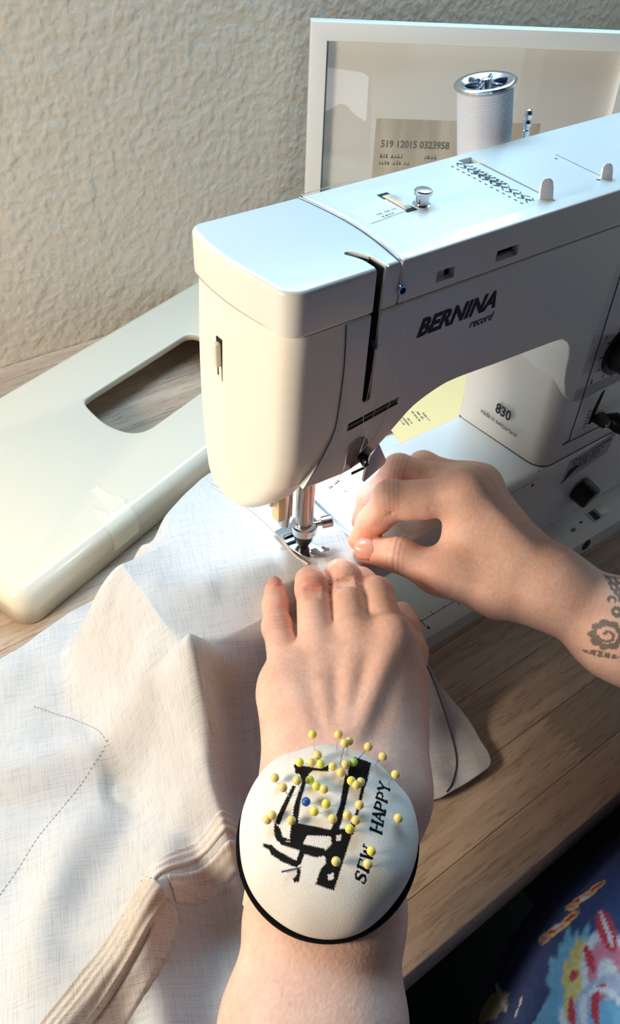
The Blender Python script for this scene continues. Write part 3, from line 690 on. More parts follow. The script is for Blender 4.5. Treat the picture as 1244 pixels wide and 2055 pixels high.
tp = [em2(313, 1046), (em2(268, 1090)), em2(183, 1017), em2(228, 1037), em2(214, 1022), em2(181, 985), em2(194, 975), em2(190, 970), em2(220, 990), em2(240, 997), em2(262, 1010), em2(265, 1007)]
ua, ub = tp[1][0], tp[0][0]
tp = [(p[0], max(p[1], .0118)) for p in tp]
plate('tape_strip', [tp], .00010, 0, EM @ T(0, 0, .0302), TAPE, ext)
rows = [(-.0002, .0080), (-.0002, .0200)] + [(.010 * (1 - math.cos(a)) - .0002 * math.cos(a), .020 + .0102 * math.sin(a)) for a in np.linspace(.15, math.pi / 2, 8)] + [(.0120, .0302)]
Vt = [EM @ Vector((u_, v_, z_)) for v_, z_ in rows for u_ in (ua, ub)]
from_py('tape_strip', Vt, [(2 * i, 2 * i + 1, 2 * i + 3, 2 * i + 2) for i in range(len(rows) - 1)], TAPE, ext, 60)

# yellow printed card on the rear of the base plate
card = root('printed_card', tuple(at_z(850, 830, .0187)), 'yellow printed card lying behind the bed of the sewing machine', 'card')
cz = .0190
cp = [at_z(792, 868, cz), at_z(812, 893, cz)]
u = (cp[0] - cp[1]); u /= np.linalg.norm(u); w = np.array([u[1], -u[0], 0])
o0 = at_z(810, 895, cz) 
CM = Matrix(((w[0], u[0], 0, o0[0]), (w[1], u[1], 0, o0[1]), (0, 0, 1, cz), (0, 0, 0, 1)))
plate('card_sheet', [rrect(0, -.012, .150, .075, .0015)], .0004, .0002, CM, YELLOWCARD, card)
scribble('card_print', [(0, 0, .011), (-.003, -.0040, .012), (-.005, -.0080, .014), (.002, -.0160, .008), (-.003, -.0195, .013), (-.006, -.0230, .014)], CM @ T(.0360, .0330, .0005) @ Matrix.Rotation(-math.pi / 2, 4, 'Z'), INKGREY, card, 8, .0020)

# ------------------------------------------------------------------ picture frame leaning in the corner
A = np.array([.2760, .3790, .0]); Bv = np.array([.224, -.150, 0.]); Bv /= np.linalg.norm(Bv)
pf = root('picture_frame', (.40, .30, 0), 'white picture frame with a wood-grain ticket print standing behind the machine', 'picture frame')
lean = math.radians(6)
nrm = np.array([Bv[1], -Bv[0], 0.])            # towards the room
FW, FH = .293, .258
up = np.array([-nrm[0] * math.sin(lean), -nrm[1] * math.sin(lean), math.cos(lean)]); nn_ = np.cross(Bv, up)
FM = Matrix(((Bv[0], up[0], nn_[0], A[0] + nrm[0] * .018), (Bv[1], up[1], nn_[1], A[1] + nrm[1] * .018), (0, up[2], nn_[2], 0.0), (0, 0, 0, 1)))
fwid = .0145
plate('frame', [[(0, 0), (FW, 0), (FW, FH), (0, FH)], [(fwid, fwid), (fwid, FH - fwid), (FW - fwid, FH - fwid), (FW - fwid, fwid)]], .010, .0008, FM @ T(0, 0, .010), FRAMEWHITE, pf)
box('rebate', (fwid, fwid, .0125), (fwid + .0016, FH - fwid, .0150), GREYEDGE, pf, mtx=FM)
box('mat_board', (fwid - .002, fwid - .002, .0060), (FW - fwid + .002, FH - fwid + .002, .0080), MATBOARD, pf, mtx=FM)
TICKET = pm('wood_grain_ticket', (190, 176, 156), .7); nt = TICKET.node_tree
tc = N(nt, 'ShaderNodeTexCoord'); mp = N(nt, 'ShaderNodeMapping'); mp.inputs['Scale'].default_value = (70, 70, 8); nz = N(nt, 'ShaderNodeTexNoise', i_Scale=1.0, i_Detail=3.0); rr = ramp(nt, .35, .65, lin((186, 172, 154)), lin((214, 202, 184)))
nt.links.new(tc.outputs['Object'], mp.inputs[0]); nt.links.new(mp.outputs[0], nz.inputs['Vector']); nt.links.new(nz.outputs[0], rr.inputs[0]); nt.links.new(rr.outputs[0], nt.nodes['Principled BSDF'].inputs['Base Color'])
tk = box('ticket_print', (.0640, .040, .0080), (.2180, .1815, .0084), TICKET, pf, mtx=FM)
PALEINK = pm('faded_ink', (112, 100, 92), .8)
text('ticket_text', '519 12015 0323958', .0088, FM @ T(.0700, .1570, .0086), PALEINK, pf, bold=.0002, sx=.92)
scribble('ticket_print_rows', [(.0700, .1475, .022), (.1130, .1475, .014), (.0700, .1415, .030)], FM @ T(0, 0, .0085), PALEINK, pf, 6, .0038)
scribble('ticket_print_rows', [(.1480, .1600, .008), (.1485, .1500, .007), (.1480, .1380, .008), (.1700, .1675, .014), (.0760, .1080, .030)], FM @ T(0, 0, .0085), PALEINK, pf, 9, .0060)
plate('ticket_box', [rrect(.1450, .1280, .1580, .1690, .001), rrect(.1456, .1286, .1574, .1684, .001)[::-1]], .0001, 0, FM @ T(0, 0, .0086), PALEINK, pf)
GLASS = bpy.data.materials.new('picture_glass'); GLASS.use_nodes = True; nt = GLASS.node_tree; nt.nodes.clear()
go = N(nt, 'ShaderNodeOutputMaterial'); gt = N(nt, 'ShaderNodeBsdfTransparent'); gg = N(nt, 'ShaderNodeBsdfGlossy'); gg.inputs['Roughness'].default_value = .01; lw = N(nt, 'ShaderNodeLayerWeight'); lw.inputs['Blend'].default_value = .5; pw = N(nt, 'ShaderNodeMath', operation='POWER'); pw.inputs[1].default_value = 4.0; ma = N(nt, 'ShaderNodeMath', operation='MULTIPLY_ADD'); ma.inputs[1].default_value = .8; ma.inputs[2].default_value = .045; gm = N(nt, 'ShaderNodeMixShader')
nt.links.new(lw.outputs['Facing'], pw.inputs[0]); nt.links.new(pw.outputs[0], ma.inputs[0]); nt.links.new(ma.outputs[0], gm.inputs[0]); nt.links.new(gt.outputs[0], gm.inputs[1]); nt.links.new(gg.outputs[0], gm.inputs[2]); nt.links.new(gm.outputs[0], go.inputs[0])
box('glass_pane', (fwid - .001, fwid - .001, .0110), (FW - fwid + .001, FH - fwid + .001, .0125), GLASS, pf, mtx=FM)

# ------------------------------------------------------------------ linen garment on the machine and the desk
def seg_dist(X, Y, P):
    """distance to a polyline, plus parameter"""
    best = np.full(X.shape, 9.); tb = np.zeros(X.shape); m = len(P) - 1
    for i in range(m):
        a, b = np.array(P[i], float), np.array(P[i + 1], float); ab = b - a
        t = np.clip(((X - a[0]) * ab[0] + (Y - a[1]) * ab[1]) / (ab @ ab), 0, 1)
        d = np.hypot(X - a[0] - t * ab[0], Y - a[1] - t * ab[1]); k = d < best
        best = np.where(k, d, best); tb = np.where(k, (i + t) / m, tb)
    return best, tb
def sstep(t): t = np.clip(t, 0, 1); return t * t * (3 - 2 * t)
def xy(px, py, z): p = at_z(px, py, z); return (p[0], p[1])
EMi = np.array(EM.inverted())
def cloth_h(X, Y):
    X = np.asarray(X, float); Y = np.asarray(Y, float)
    # over the free arm
    dx = np.maximum(np.maximum(-.090 - X, X - .2), 0); dyf = np.maximum(-.030 - Y, 0); dyb = np.maximum(Y - .046, 0)
    d = np.sqrt((dx * 1.75) ** 2 + (dyf * .95) ** 2 + (dyb * (.42 + 1.4 * sstep((-.045 - X) / .045))) ** 2)
    tt = np.clip(d / .088, 0, 1); g = 1 - .55 * sstep(tt) - .45 * tt ** .9; arm_h = .0010 + .0930 * g
    # extension table edge
    u = EMi[0, 0] * X + EMi[0, 1] * Y + EMi[0, 3]; v = EMi[1, 0] * X + EMi[1, 1] * Y + EMi[1, 3]
    e = sstep((v + .008) / .012) * sstep((u + .02) / .02); ext_h = .0020 + .0300 * e
    h = np.maximum(arm_h, ext_h); k = .012; q = np.maximum(k - np.abs(arm_h - ext_h), 0) / k; h = h + q * q * k / 4
    low = 1 - g
    def ridge(P, amp, w, w2=None, ends=(.25, .25)):
        d_, t_ = seg_dist(X, Y, P); f = sstep(t_ / ends[0] if ends[0] else 1) * sstep((1 - t_) / ends[1] if ends[1] else 1)
        return amp * np.exp(-(d_ / w) ** 2) * f
    # folds fanning out from the front left corner of the arm
    h = h + ridge([(-.086, -.020), (-.094, -.040), (-.104, -.072), (-.113, -.105), (-.118, -.140)], .022, .013, ends=(.15, .25))
    h = h + ridge([(-.094, -.018), (-.125, -.006), (-.165, .010), (-.215, .030), (-.28, .05)], .014, .016, ends=(.15, .5))
    h = h - ridge([(-.100, -.034), (-.125, -.030), (-.150, -.020)], .010, .012)
    h = h + ridge([(-.108, -.050), (-.135, -.080), (-.160, -.115), (-.182, -.150), (-.195, -.19)], .019, .015, ends=(.2, 0))
    h = h + ridge([(-.140, -.030), (-.175, -.045), (-.205, -.075), (-.225, -.12)], .012, .014, ends=(.3, .3))
    h = h + ridge([(-.120, .070), (-.108, .055), (-.100, .035)], .006, .010)
    h = h + ridge([(-.090, .030), (-.070, .010), (-.050, .000)], .0022, .010)
    h = h - ridge([(-.080, -.038), (-.084, -.070), (-.095, -.100)], .010, .010)
    SP_ = [xy(500, 1676, .036), xy(430, 1712, .036), xy(352, 1768, .036), (xy(300, 1822, .034)), xy(240, 1910, .032), xy(175, 1998, .030), xy(90, 2110, .03)]
    ds, ts = seg_dist(X, Y, SP_); side = np.zeros(X.shape)
    for i in range(len(SP_) - 1):
        a_, b_ = SP_[i], SP_[i + 1]; near = np.floor(np.clip(ts, 0, .9999) * (len(SP_) - 1)) == i
        side = np.where(near, np.sign((b_[0] - a_[0]) * (Y - a_[1]) - (b_[1] - a_[1]) * (X - a_[0])), side)
    h = h + .024 * np.where(side > 0, np.exp(-(ds / .013) ** 2), np.exp(-(ds / .034) ** 2)) * sstep(ts / .12) - .004 * np.where(side > 0, np.exp(-((ds - .03) / .02) ** 2), 0)
    h = h + ridge([xy(860, 1400, .03), xy(885, 1500, .02), xy(870, 1580, .015)], .004, .012)
    n = .0012 * (np.sin(X * 95 + 2.1 * np.sin(Y * 60)) * np.sin(Y * 80 + 1.7 * np.sin(X * 70 + 1)))
    h = h + n * low
    return np.maximum(h, np.where((np.abs(X - .2) < .256) & (Y > -.0535) & (Y < .12), .0215, .0015))
def hc(px, py):
    r = ray(px, py); t = np.linspace(.3, .75, 1500); p = CAM + t[:, None] * r; k = np.argmax(p[:, 2] < cloth_h(p[:, 0], p[:, 1])); return (p[k, 0], p[k, 1])
ol = [(.0300, .052), (.0308, .020), (.0312, -.012), (.0320, -.024)] + [hc(*q) for q in ((745, 1190), (785, 1250), (818, 1292), (853, 1322), (880, 1370), (938, 1440), (968, 1490), (986, 1528), (965, 1552), (890, 1598), (832, 1624))] + [(-.05, -.150), (-.10, -.179), (-.17, -.184), (-.275, -.182), (-.30, -.05), (-.285, .075)]
ol += [xy(0, 1325, .004), xy(90, 1262, .005), xy(180, 1196, .010)] + [xy(240, 1150, .022), xy(282, 1116, .050), xy(302, 1078, .083), xy(322, 1040, .088), xy(345, 1000, .088), xy(378, 952, .087), xy(412, 916, .084)] + [(.008, .110), (.020, .085)]
oc = np.array(catmull(ol, 16, True)); ctr = np.array([-.075, -.02])
NR = 150; na = len(oc); sv = np.linspace(0, 1, NR) ** .75
G = ctr[None, None, :] + sv[:, None, None] * (oc[None] - ctr[None, None]); Xg, Yg = G[..., 0], G[..., 1]; Zg = cloth_h(Xg, Yg)
V = np.stack([Xg, Yg, Zg], -1).reshape(-1, 3); Fq = []
ii = np.arange(na); jj = (ii + 1) % na
quads = np.concatenate([np.stack([i * na + ii, (i + 1) * na + ii, (i + 1) * na + jj, i * na + jj], -1) for i in range(1, NR - 1)])
tris = [(0, na + k, na + (k + 1) % na) for k in range(na)]
garment = root('linen_garment', (-.08, -.02, 0), 'pale grey linen garment draped over the machine bed and desk', 'garment')
cl = from_py('cloth', V, [tuple(q) for q in quads.tolist()] + tris, LINEN, garment, 180)
bmx = bmesh.new(); bmx.from_mesh(cl.data); bmesh.ops.delete(bmx, geom=[v for v in bmx.verts if not v.link_faces], context='VERTS'); bmesh.ops.recalc_face_normals(bmx, faces=bmx.faces)
if sum(f.normal.z for f in bmx.faces) < 0: bmesh.ops.reverse_faces(bmx, faces=bmx.faces)
bmx.to_mesh(cl.data); bmx.free(); cl.data.shade_smooth()
so = cl.modifiers.new('thickness', 'SOLIDIFY'); so.thickness = .0007; so.offset = -1

def drape(name, path, half, mat, lift=.0010, ridges=None, n=60, cross=9):
    P = catmull(path, max(2, n // (len(path) - 1))); V = []; Fc = []
    P = np.array(P)[:, :2]
    for i, p in enumerate(P):
        t = P[min(i + 1, len(P) - 1)] - P[max(i - 1, 0)]; t /= np.linalg.norm(t); nn = np.array([-t[1], t[0]])
        for k in range(cross):
            s = k / (cross - 1) * 2 - 1; q = p + nn * half * s
            z = float(cloth_h(q[0], q[1])) + lift * (1 if abs(s) < .99 else .2)
            if ridges: z += ridges(s)
            V.append((q[0], q[1], z))
    for i in range(len(P) - 1):
        for k in range(cross - 1): Fc.append((i * cross + k, (i + 1) * cross + k, (i + 1) * cross + k + 1, i * cross + k + 1))
    o = from_py(name, V, Fc, mat, garment, 180)
    m = o.modifiers.new('thickness', 'SOLIDIFY'); m.thickness = .0005; m.offset = -1
    return o
cord = lambda c, w, a: (lambda s: a * math.exp(-((s - c) / w) ** 2))
def P_(lst, z): return [xy(a, b, z) for a, b in lst]
drape('seam_allowance', P_([(482, 1683), (430, 1712), (370, 1748), (318, 1782), (303, 1800)], .025), .0045, LINEN_EDGE, .0016, lambda s: .0006 * math.cos(s * 9), cross=11)
drape('seam_allowance', P_([(490, 1738), (440, 1768), (385, 1798), (352, 1815)], .022), .0048, LINEN_EDGE, .0014, lambda s: .0005 * math.cos(s * 8), cross=11)
drape('zipper_tape', P_([(322, 1808), (275, 1865), (230, 1925), (175, 1995), (120, 2065), (60, 2150)], .026), .0085, TAPE_BEIGE, .0022, lambda s: .0014 * math.exp(-((s - .25) / .12) ** 2) + .0012 * math.exp(-((s + .1) / .1) ** 2) + .0006 * math.cos(s * 14), n=80, cross=21)
drape('zipper_flap', P_([(345, 1840), (322, 1905), (285, 1965), (225, 2040), (170, 2110)], .022), .0050, LINEN_EDGE, .0012, None, cross=7)
def seamline(name, path, r, mat, lift=.0004, n=60):
    Q = catmull(path, max(2, n // (len(path) - 1))); return tube(name, [(q[0], q[1], float(cloth_h(q[0], q[1])) + lift) for q in Q], r, mat, garment, 6)
seamline('piped_seam', P_([(414, 938), (440, 968)], .090) + P_([(480, 1005)], .093) + P_([(530, 1045), (562, 1078), (590, 1112), (618, 1132)], .0945), .0007, LINEN_EDGE, .0004)
seamline('side_seam', [hc(838, 1312), hc(862, 1350), hc(890, 1425), hc(908, 1485), hc(916, 1530), hc(908, 1570), hc(896, 1590)], .00045, SEAMGREY, .0001)
seamline('cut_edge', [(.0305, -.004), (.0306, -.012), (.0310, -.020)], .0005, LINEN_EDGE, .0004)
def stitches(path, z):
    Q = np.array(catmull(path, 14)); bm = bmesh.new(); acc = 0
    for i in range(len(Q) - 1):
        a, b = Q[i], Q[i + 1]; L = np.linalg.norm(b - a); s = -acc
        while s < L:
            if s >= 0:
                p0 = a + (b - a) * s / L; ang = math.atan2(b[1] - a[1], b[0] - a[0])
                zc = float(cloth_h(p0[0], p0[1])) + .0001
                bevel_box(bm, (-.0007, -.00016, 0), (.0007, .00016, .0002), mtx=T(p0[0], p0[1], zc) @ Matrix.Rotation(ang, 4, 'Z'))
            s += .0024
        acc = L - (s - .0024)
    o = from_bm('stitching', bm, STITCH, garment, 0); o['kind'] = 'stuff'; return o
stitches(P_([(60, 1392), (120, 1412), (165, 1435), (200, 1470), (219, 1499)], .02), .02)
stitches(P_([(219, 1499), (160, 1560), (95, 1635), (40, 1710), (-10, 1780)], .015), .015)

# ------------------------------------------------------------------ organic surfaces: smooth-blended rounded cones, polygonised
def smin(a, b, k):
    h = np.maximum(k - np.abs(a - b), 0) / k; return np.minimum(a, b) - h * h * k * .25
class Field:
    def __init__(s, lo, hi, h):
        s.h = h; s.lo = np.array(lo); s.n = np.ceil((np.array(hi) - s.lo) / h).astype(int) + 1
        s.ax = [(s.lo[i] + np.arange(s.n[i]) * h).astype(np.float32) for i in range(3)]
        s.V = np.full(tuple(s.n), .03, np.float32)
    def sub(s, a, b, r, m):
        lo = np.minimum(a, b) - r - m; hi = np.maximum(a, b) + r + m
        i0 = np.clip(np.floor((lo - s.lo) / s.h).astype(int), 0, s.n - 1); i1 = np.clip(np.ceil((hi - s.lo) / s.h).astype(int) + 1, 1, s.n)
        return tuple(slice(i0[k], max(i1[k], i0[k] + 1)) for k in range(3))
    def cone(s, sl, a, ra, b, rb):
        x = s.ax[0][sl[0]][:, None, None]; y = s.ax[1][sl[1]][None, :, None]; z = s.ax[2][sl[2]][None, None, :]
        ab = b - a; L = max(float(ab @ ab), 1e-12)
        t = np.clip(((x - a[0]) * ab[0] + (y - a[1]) * ab[1] + (z - a[2]) * ab[2]) / L, 0, 1)
        return np.sqrt((x - a[0] - t * ab[0]) ** 2 + (y - a[1] - t * ab[1]) ** 2 + (z - a[2] - t * ab[2]) ** 2) - (ra + (rb - ra) * t)
    def add(s, V, prims, k):
        for a, ra, b, rb in prims:
            a = np.array(a, float); b = np.array(b, float)
            sl = s.sub(a, b, max(ra, rb), k + .008); V[sl] = smin(V[sl], s.cone(sl, a, ra, b, rb), k)
    def carve(s, V, prims, k):
        for a, ra, b, rb in prims:
            a = np.array(a, float); b = np.array(b, float)
            sl = s.sub(a, b, max(ra, rb), k + .002); V[sl] = -smin(-V[sl], s.cone(sl, a, ra, b, rb), k)
def surface_net(fd, smooth=2):
    V = fd.V; S = V < 0; n = np.array(V.shape) - 1
    c = np.zeros(tuple(n), np.int8)
    for dx in (0, 1):
        for dy in (0, 1):
            for dz in (0, 1): c += S[dx:n[0] + dx, dy:n[1] + dy, dz:n[2] + dz]
    act = np.argwhere((c > 0) & (c < 8)); idx = np.full(tuple(n), -1, np.int64); idx[tuple(act.T)] = np.arange(len(act))
    acc = np.zeros((len(act), 3)); cnt = np.zeros(len(act))
    corners = [(0, 0, 0), (1, 0, 0), (0, 1, 0), (1, 1, 0), (0, 0, 1), (1, 0, 1), (0, 1, 1), (1, 1, 1)]
    vals = [V[act[:, 0] + a, act[:, 1] + b, act[:, 2] + d].astype(float) for a, b, d in corners]
    for i in range(8):
        for j in range(i + 1, 8):
            ci, cj = np.array(corners[i]), np.array(corners[j])
            if np.abs(ci - cj).sum() != 1: continue
            m = (vals[i] < 0) != (vals[j] < 0); t = np.where(m, vals[i] / np.where(m, vals[i] - vals[j], 1), 0)
            acc += np.where(m[:, None], ci + t[:, None] * (cj - ci), 0); cnt += m
    P = fd.lo + (act + acc / cnt[:, None]) * fd.h; quads = []
    for ax in range(3):
        o1, o2 = [(1, 2), (2, 0), (0, 1)][ax]
        sl0 = [slice(None)] * 3; sl1 = [slice(None)] * 3; sl0[ax] = slice(0, -1); sl1[ax] = slice(1, None)
        e = np.argwhere(S[tuple(sl0)] != S[tuple(sl1)]); ok = (e[:, o1] > 0) & (e[:, o2] > 0) & (e[:, o1] < n[o1]) & (e[:, o2] < n[o2]); e = e[ok]
        inside = S[tuple(e.T)]; q = []
        for a, b in ((-1, -1), (0, -1), (0, 0), (-1, 0)):
            k = e.copy(); k[:, o1] += a; k[:, o2] += b; q.append(idx[tuple(k.T)])
        q = np.stack(q, -1); q[~inside] = q[~inside][:, ::-1]; quads.append(q)
    Q = np.concatenate(quads); Q = Q[(Q >= 0).all(1)]
    E = np.concatenate([Q[:, [0, 1]], Q[:, [1, 2]], Q[:, [2, 3]], Q[:, [3, 0]]])
    deg = np.bincount(E.ravel(), minlength=len(P)).astype(float)[:, None]
    for it in range(smooth):
        A_ = np.zeros_like(P)
        for k in range(3): A_[:, k] = np.bincount(E[:, 0], P[E[:, 1], k], len(P)) + np.bincount(E[:, 1], P[E[:, 0], k], len(P))
        P = P * .5 + A_ / np.maximum(deg, 1) * .5
    return P, Q
def net_obj(name, P, Q, mat, parent, cols):
    me = bpy.data.meshes.new(name); me.vertices.add(len(P)); me.vertices.foreach_set('co', P.astype(np.float32).ravel())
    me.loops.add(Q.size); me.loops.foreach_set('vertex_index', Q.ravel().astype(np.int32)); me.polygons.add(len(Q))
    me.polygons.foreach_set('loop_start', (np.arange(len(Q)) * 4).astype(np.int32)); me.polygons.foreach_set('loop_total', np.full(len(Q), 4, np.int32)); me.update(calc_edges=True); me.validate()
    set_colors(me, cols); return mesh_obj(name, me, mat, parent, 180)

person = root('person', (-.05, -.36, -.30), 'person at the desk with two bare arms guiding linen, navy floral dress', 'person')
SK = np.array(lin((243, 204, 187)))
def blush(P, cols, c, r, mul):
    d = np.linalg.norm(P - np.array(c), axis=1); w = np.exp(-(d / r) ** 2)[:, None]; return cols * (1 + (np.array(mul) - 1) * w)
def chain(js): return [(js[i][0], js[i][1], js[i + 1][0], js[i + 1][1]) for i in range(len(js) - 1)]
def J(px, py, d, r): return (at(px, py, d), r)

# ---- left arm
LP = {
 'pinky': [J(582, 1362, .3955, .0100), J(556, 1258, .4150, .0072), J(553, 1216, .4280, .0066), J(552, 1186, .4370, .0060)],
 'ring':  [J(640, 1318, .3985, .0105), J(626, 1180, .4215, .0083), J(622, 1166, .4410, .0076), J(620, 1174, .4550, .0068)],
 'middle': [J(712, 1298, .3985, .0108), J(691, 1162, .4275, .0086), J(682, 1152, .4460, .0078), J(676, 1160, .4580, .0070)],
 'index': [J(784, 1296, .3960, .0106), J(755, 1192, .4235, .0085), J(724, 1168, .4380, .0076), J(698, 1160, .4480, .0068)],
 'thumb': [J(800, 1400, .4130, .0120), J(820, 1310, .4290, .0095), J(812, 1262, .4350, .0085), J(806, 1234, .4380, .0072)]}
Wl, Wr = J(634, 1592, .3765, .0185), J(752, 1592, .3765, .0185)
lf1, lf2 = J(602, 1840, .3790, .0188), J(572, 2055, .3790, .0215)
rf1, rf2 = J(702, 1840, .3790, .0188), J(686, 2055, .3790, .0215)
ex = lambda a, b, s, r: (b[0] + (b[0] - a[0]) * s, r)
lf3, rf3 = ex(lf1, lf2, 2.2, .031), ex(rf1, rf2, 2.2, .031)
palm = [(Wl[0], .0180, *LP['pinky'][0]), (Wl[0], .0175, *LP['ring'][0]), (at(692, 1592, .3735), .0180, *LP['middle'][0]), (Wr[0], .0175, *LP['index'][0]), (Wr[0], .0180, at(802, 1350, .4090), .0130),
        (LP['pinky'][0][0], .0085, LP['index'][0][0], .0090), (Wl[0], .0185, Wr[0], .0185), (at(575, 1400, .392), .0125, Wl[0], .0180), (LP['thumb'][0][0], .0125, Wr[0], .0185),
        (Wl[0], .0185, *lf1), (Wr[0], .0185, *rf1), (*lf1, *rf1), (*lf1, *lf2), (*rf1, *rf2), (*lf2, *rf2), (*lf2, *lf3), (*rf2, *rf3), (at(692, 1592, .3765), .0185, at(652, 1840, .379), .0200), (at(652, 1840, .379), .0200, at(629, 2055, .379), .0225)]
allp = np.array([p[0] for p in palm] + [p[2] for p in palm] + [j[0] for f in LP.values() for j in f])
fd = Field(allp.min(0) - .034, allp.max(0) + .034, .00095)
fd.add(fd.V, palm, .014)
# tendons and knuckles on the back of the hand
tend = []
for nme, wpx, rr_ in (('ring', (668, 1500), .0022), ('middle', (690, 1490), .0026), ('index', (712, 1490), .0036), ('pinky', (640, 1510), .0018)):
    mpt = LP[nme][0][0]; vdir = (mpt - CAM) / np.linalg.norm(mpt - CAM); tend.append((mpt - vdir * .0098, rr_ + .0006, at(*wpx, .3600), rr_ * .8))
fd.add(fd.V, tend, .006)
for nme, kr in (('index', .0078), ('middle', .0078), ('ring', .0070)):
    mpt = LP[nme][0][0]; vdir = (mpt - CAM) / np.linalg.norm(mpt - CAM); c_ = at(*{'index': (790, 1266), 'middle': (712, 1268), 'ring': (640, 1292)}[nme], np.linalg.norm(mpt - CAM) - .0035); fd.add(fd.V, [(c_, kr, c_, kr)], .006)
fd.add(fd.V, [(at(800, 1330, .3935), .0018, at(760, 1500, .3660), .0012), (at(740, 1330, .3850), .0012, at(700, 1420, .3740), .0010)], .004)
Pm = fd.V.copy()
for nme, js in LP.items():
    tmp = np.full_like(fd.V, .03)
    fd.add(tmp, chain(js), .004)
    kn = js[1][0]; vdir = (kn - CAM) / np.linalg.norm(kn - CAM)
    fd.add(tmp, [(kn - vdir * js[1][1] * .25, js[1][1] * .88, kn - vdir * js[1][1] * .25, js[1][1] * .88)], .004)
    fd.V = np.minimum(fd.V, smin(Pm, tmp, .0042))
# skin folds over the middle joints
for nme in ('ring', 'middle'):
    kn, r = LP[nme][1]; ab = LP[nme][1][0] - LP[nme][0][0]; ab /= np.linalg.norm(ab); vdir = (kn - CAM) / np.linalg.norm(kn - CAM); side = np.cross(ab, vdir); side /= np.linalg.norm(side)
    for o_ in (-.0022, .0004, .0030):
        c_ = kn - vdir * (r * 1.13 + .0009) + ab * (o_ - .003); fd.carve(fd.V, [(c_ - side * r * .40, .0009, c_ + side * r * .40, .0009)], .0016)
P, Q = surface_net(fd, 2)
cols = np.repeat(SK[None], len(P), 0)
for nme in ('ring', 'middle', 'index', 'pinky'):
    for j, mul in ((0, (1.0, .90, .87)), (1, (1.0, .86, .83)), (3, (1.0, .84, .80))): cols = blush(P, cols, LP[nme][j][0], .013, mul)
cols = blush(P, cols, at(630, 1174, .414), .006, (.96, .72, .70)); cols = blush(P, cols, at(640, 1360, .378), .003, (.85, .7, .66))
for nme in ('ring', 'middle', 'index', 'pinky'):
    kn, r = LP[nme][1]; ab = kn - LP[nme][0][0]; ab /= np.linalg.norm(ab); q = P - kn; t_ = q @ ab; near_ = np.linalg.norm(q, axis=1) < r * 1.9
    for o_ in (-.0070, -.0048, -.0026, -.0004): cols[near_] *= (1 - .16 * np.exp(-((t_[near_] - o_ - .0006 * np.sin(q[near_] @ np.cross(ab, ray(640, 1200)) * 900)) / .0007) ** 2))[:, None]
left_arm = net_obj('left_arm', P, Q, SKIN, person, cols)
left_arm['label'] = 'left forearm and hand spread flat on the linen'

def nail(c, along, out, L, Wd, parent):
    a = Vector(tuple(along)).normalized(); o = Vector(tuple(out)); o = (o - a * o.dot(a)).normalized(); s = a.cross(o); V = []; Fc = []; n1, n2 = 10, 8
    for i in range(n1 + 1):
        t = i / n1 * 2 - 1; wd = Wd * (1 - .28 * max(-t, 0) ** 3 - .45 * max(t, 0) ** 4) * (math.sqrt(max(1 - abs(t) ** 6, .02)))
        for j in range(n2 + 1):
            q = j / n2 * 2 - 1; V.append(Vector(tuple(c)) + a * (L * t) + s * (wd * q) + o * (-.5 * Wd * q * q - .10 * L * t * t))
    for i in range(n1):
        for j in range(n2): Fc.append((i * (n2 + 1) + j, (i + 1) * (n2 + 1) + j, (i + 1) * (n2 + 1) + j + 1, i * (n2 + 1) + j + 1))
    ob = from_py('fingernail', V, Fc, NAIL, None, 180); m = ob.modifiers.new('thickness', 'SOLIDIFY'); m.thickness = .0005; m.offset = -1
    attach(ob, parent) if parent.parent is None else attach_part(ob, parent); return ob
def attach_part(o, part):
    o.parent = part; o.matrix_parent_inverse = part.matrix_world.inverted() if False else Matrix.Identity(4)
    return o
def nail_on(arm_o, tip, prev, r, px_off=0., L=.0052, Wd=.0042, out=None):
    al = tip - prev; al /= np.linalg.norm(al); vd = (tip - CAM) / np.linalg.norm(tip - CAM)
    o = -vd if out is None else np.array(out, float); o = o - al * (o @ al); o /= np.linalg.norm(o)
    return nail(tip + o * (r + .00035) + al * px_off, al, o, L, Wd, arm_o)
bpy.context.view_layer.update()
nail_on(left_arm, LP['pinky'][3][0], LP['pinky'][2][0], .0060, .0010, .0042, .0036)

# ---- right arm
RP = {
 'index': [J(928, 992, .4470, .0105), J(785, 998, .4480, .0088), J(744, 1048, .4530, .0074), J(720, 1084, .4570, .0062)],
 'middle': [J(940, 975, .4620, .0105), J(802, 944, .4680, .0086), J(744, 1000, .4690, .0073), J(726, 1046, .4690, .0062)],
 'ring': [J(945, 970, .4760, .0105), J(850, 936, .4840, .0082), J(800, 975, .4860, .0070), J(790, 1004, .4850, .0060)],
 'pinky': [J(965, 972, .4880, .0095), J(915, 950, .4960, .0070), J(880, 985, .4960, .0060), J(865, 1010, .4940, .0052)],
 'thumb': [J(905, 1150, .4500, .0120), J(872, 1149, .4480, .0105), J(800, 1113, .4490, .0094), J(741, 1104, .4530, .0080)]}
wr1, wr2 = J(1108, 1183, .4590, .0178), J(1112, 1178, .4760, .0172)
ra1, ra2 = J(1244, 1264, .4690, .0235), J(1250, 1258, .4880, .0220)
ra3, ra4 = ex(wr1, ra1, 3.0, .037), ex(wr2, ra2, 3.0, .036)
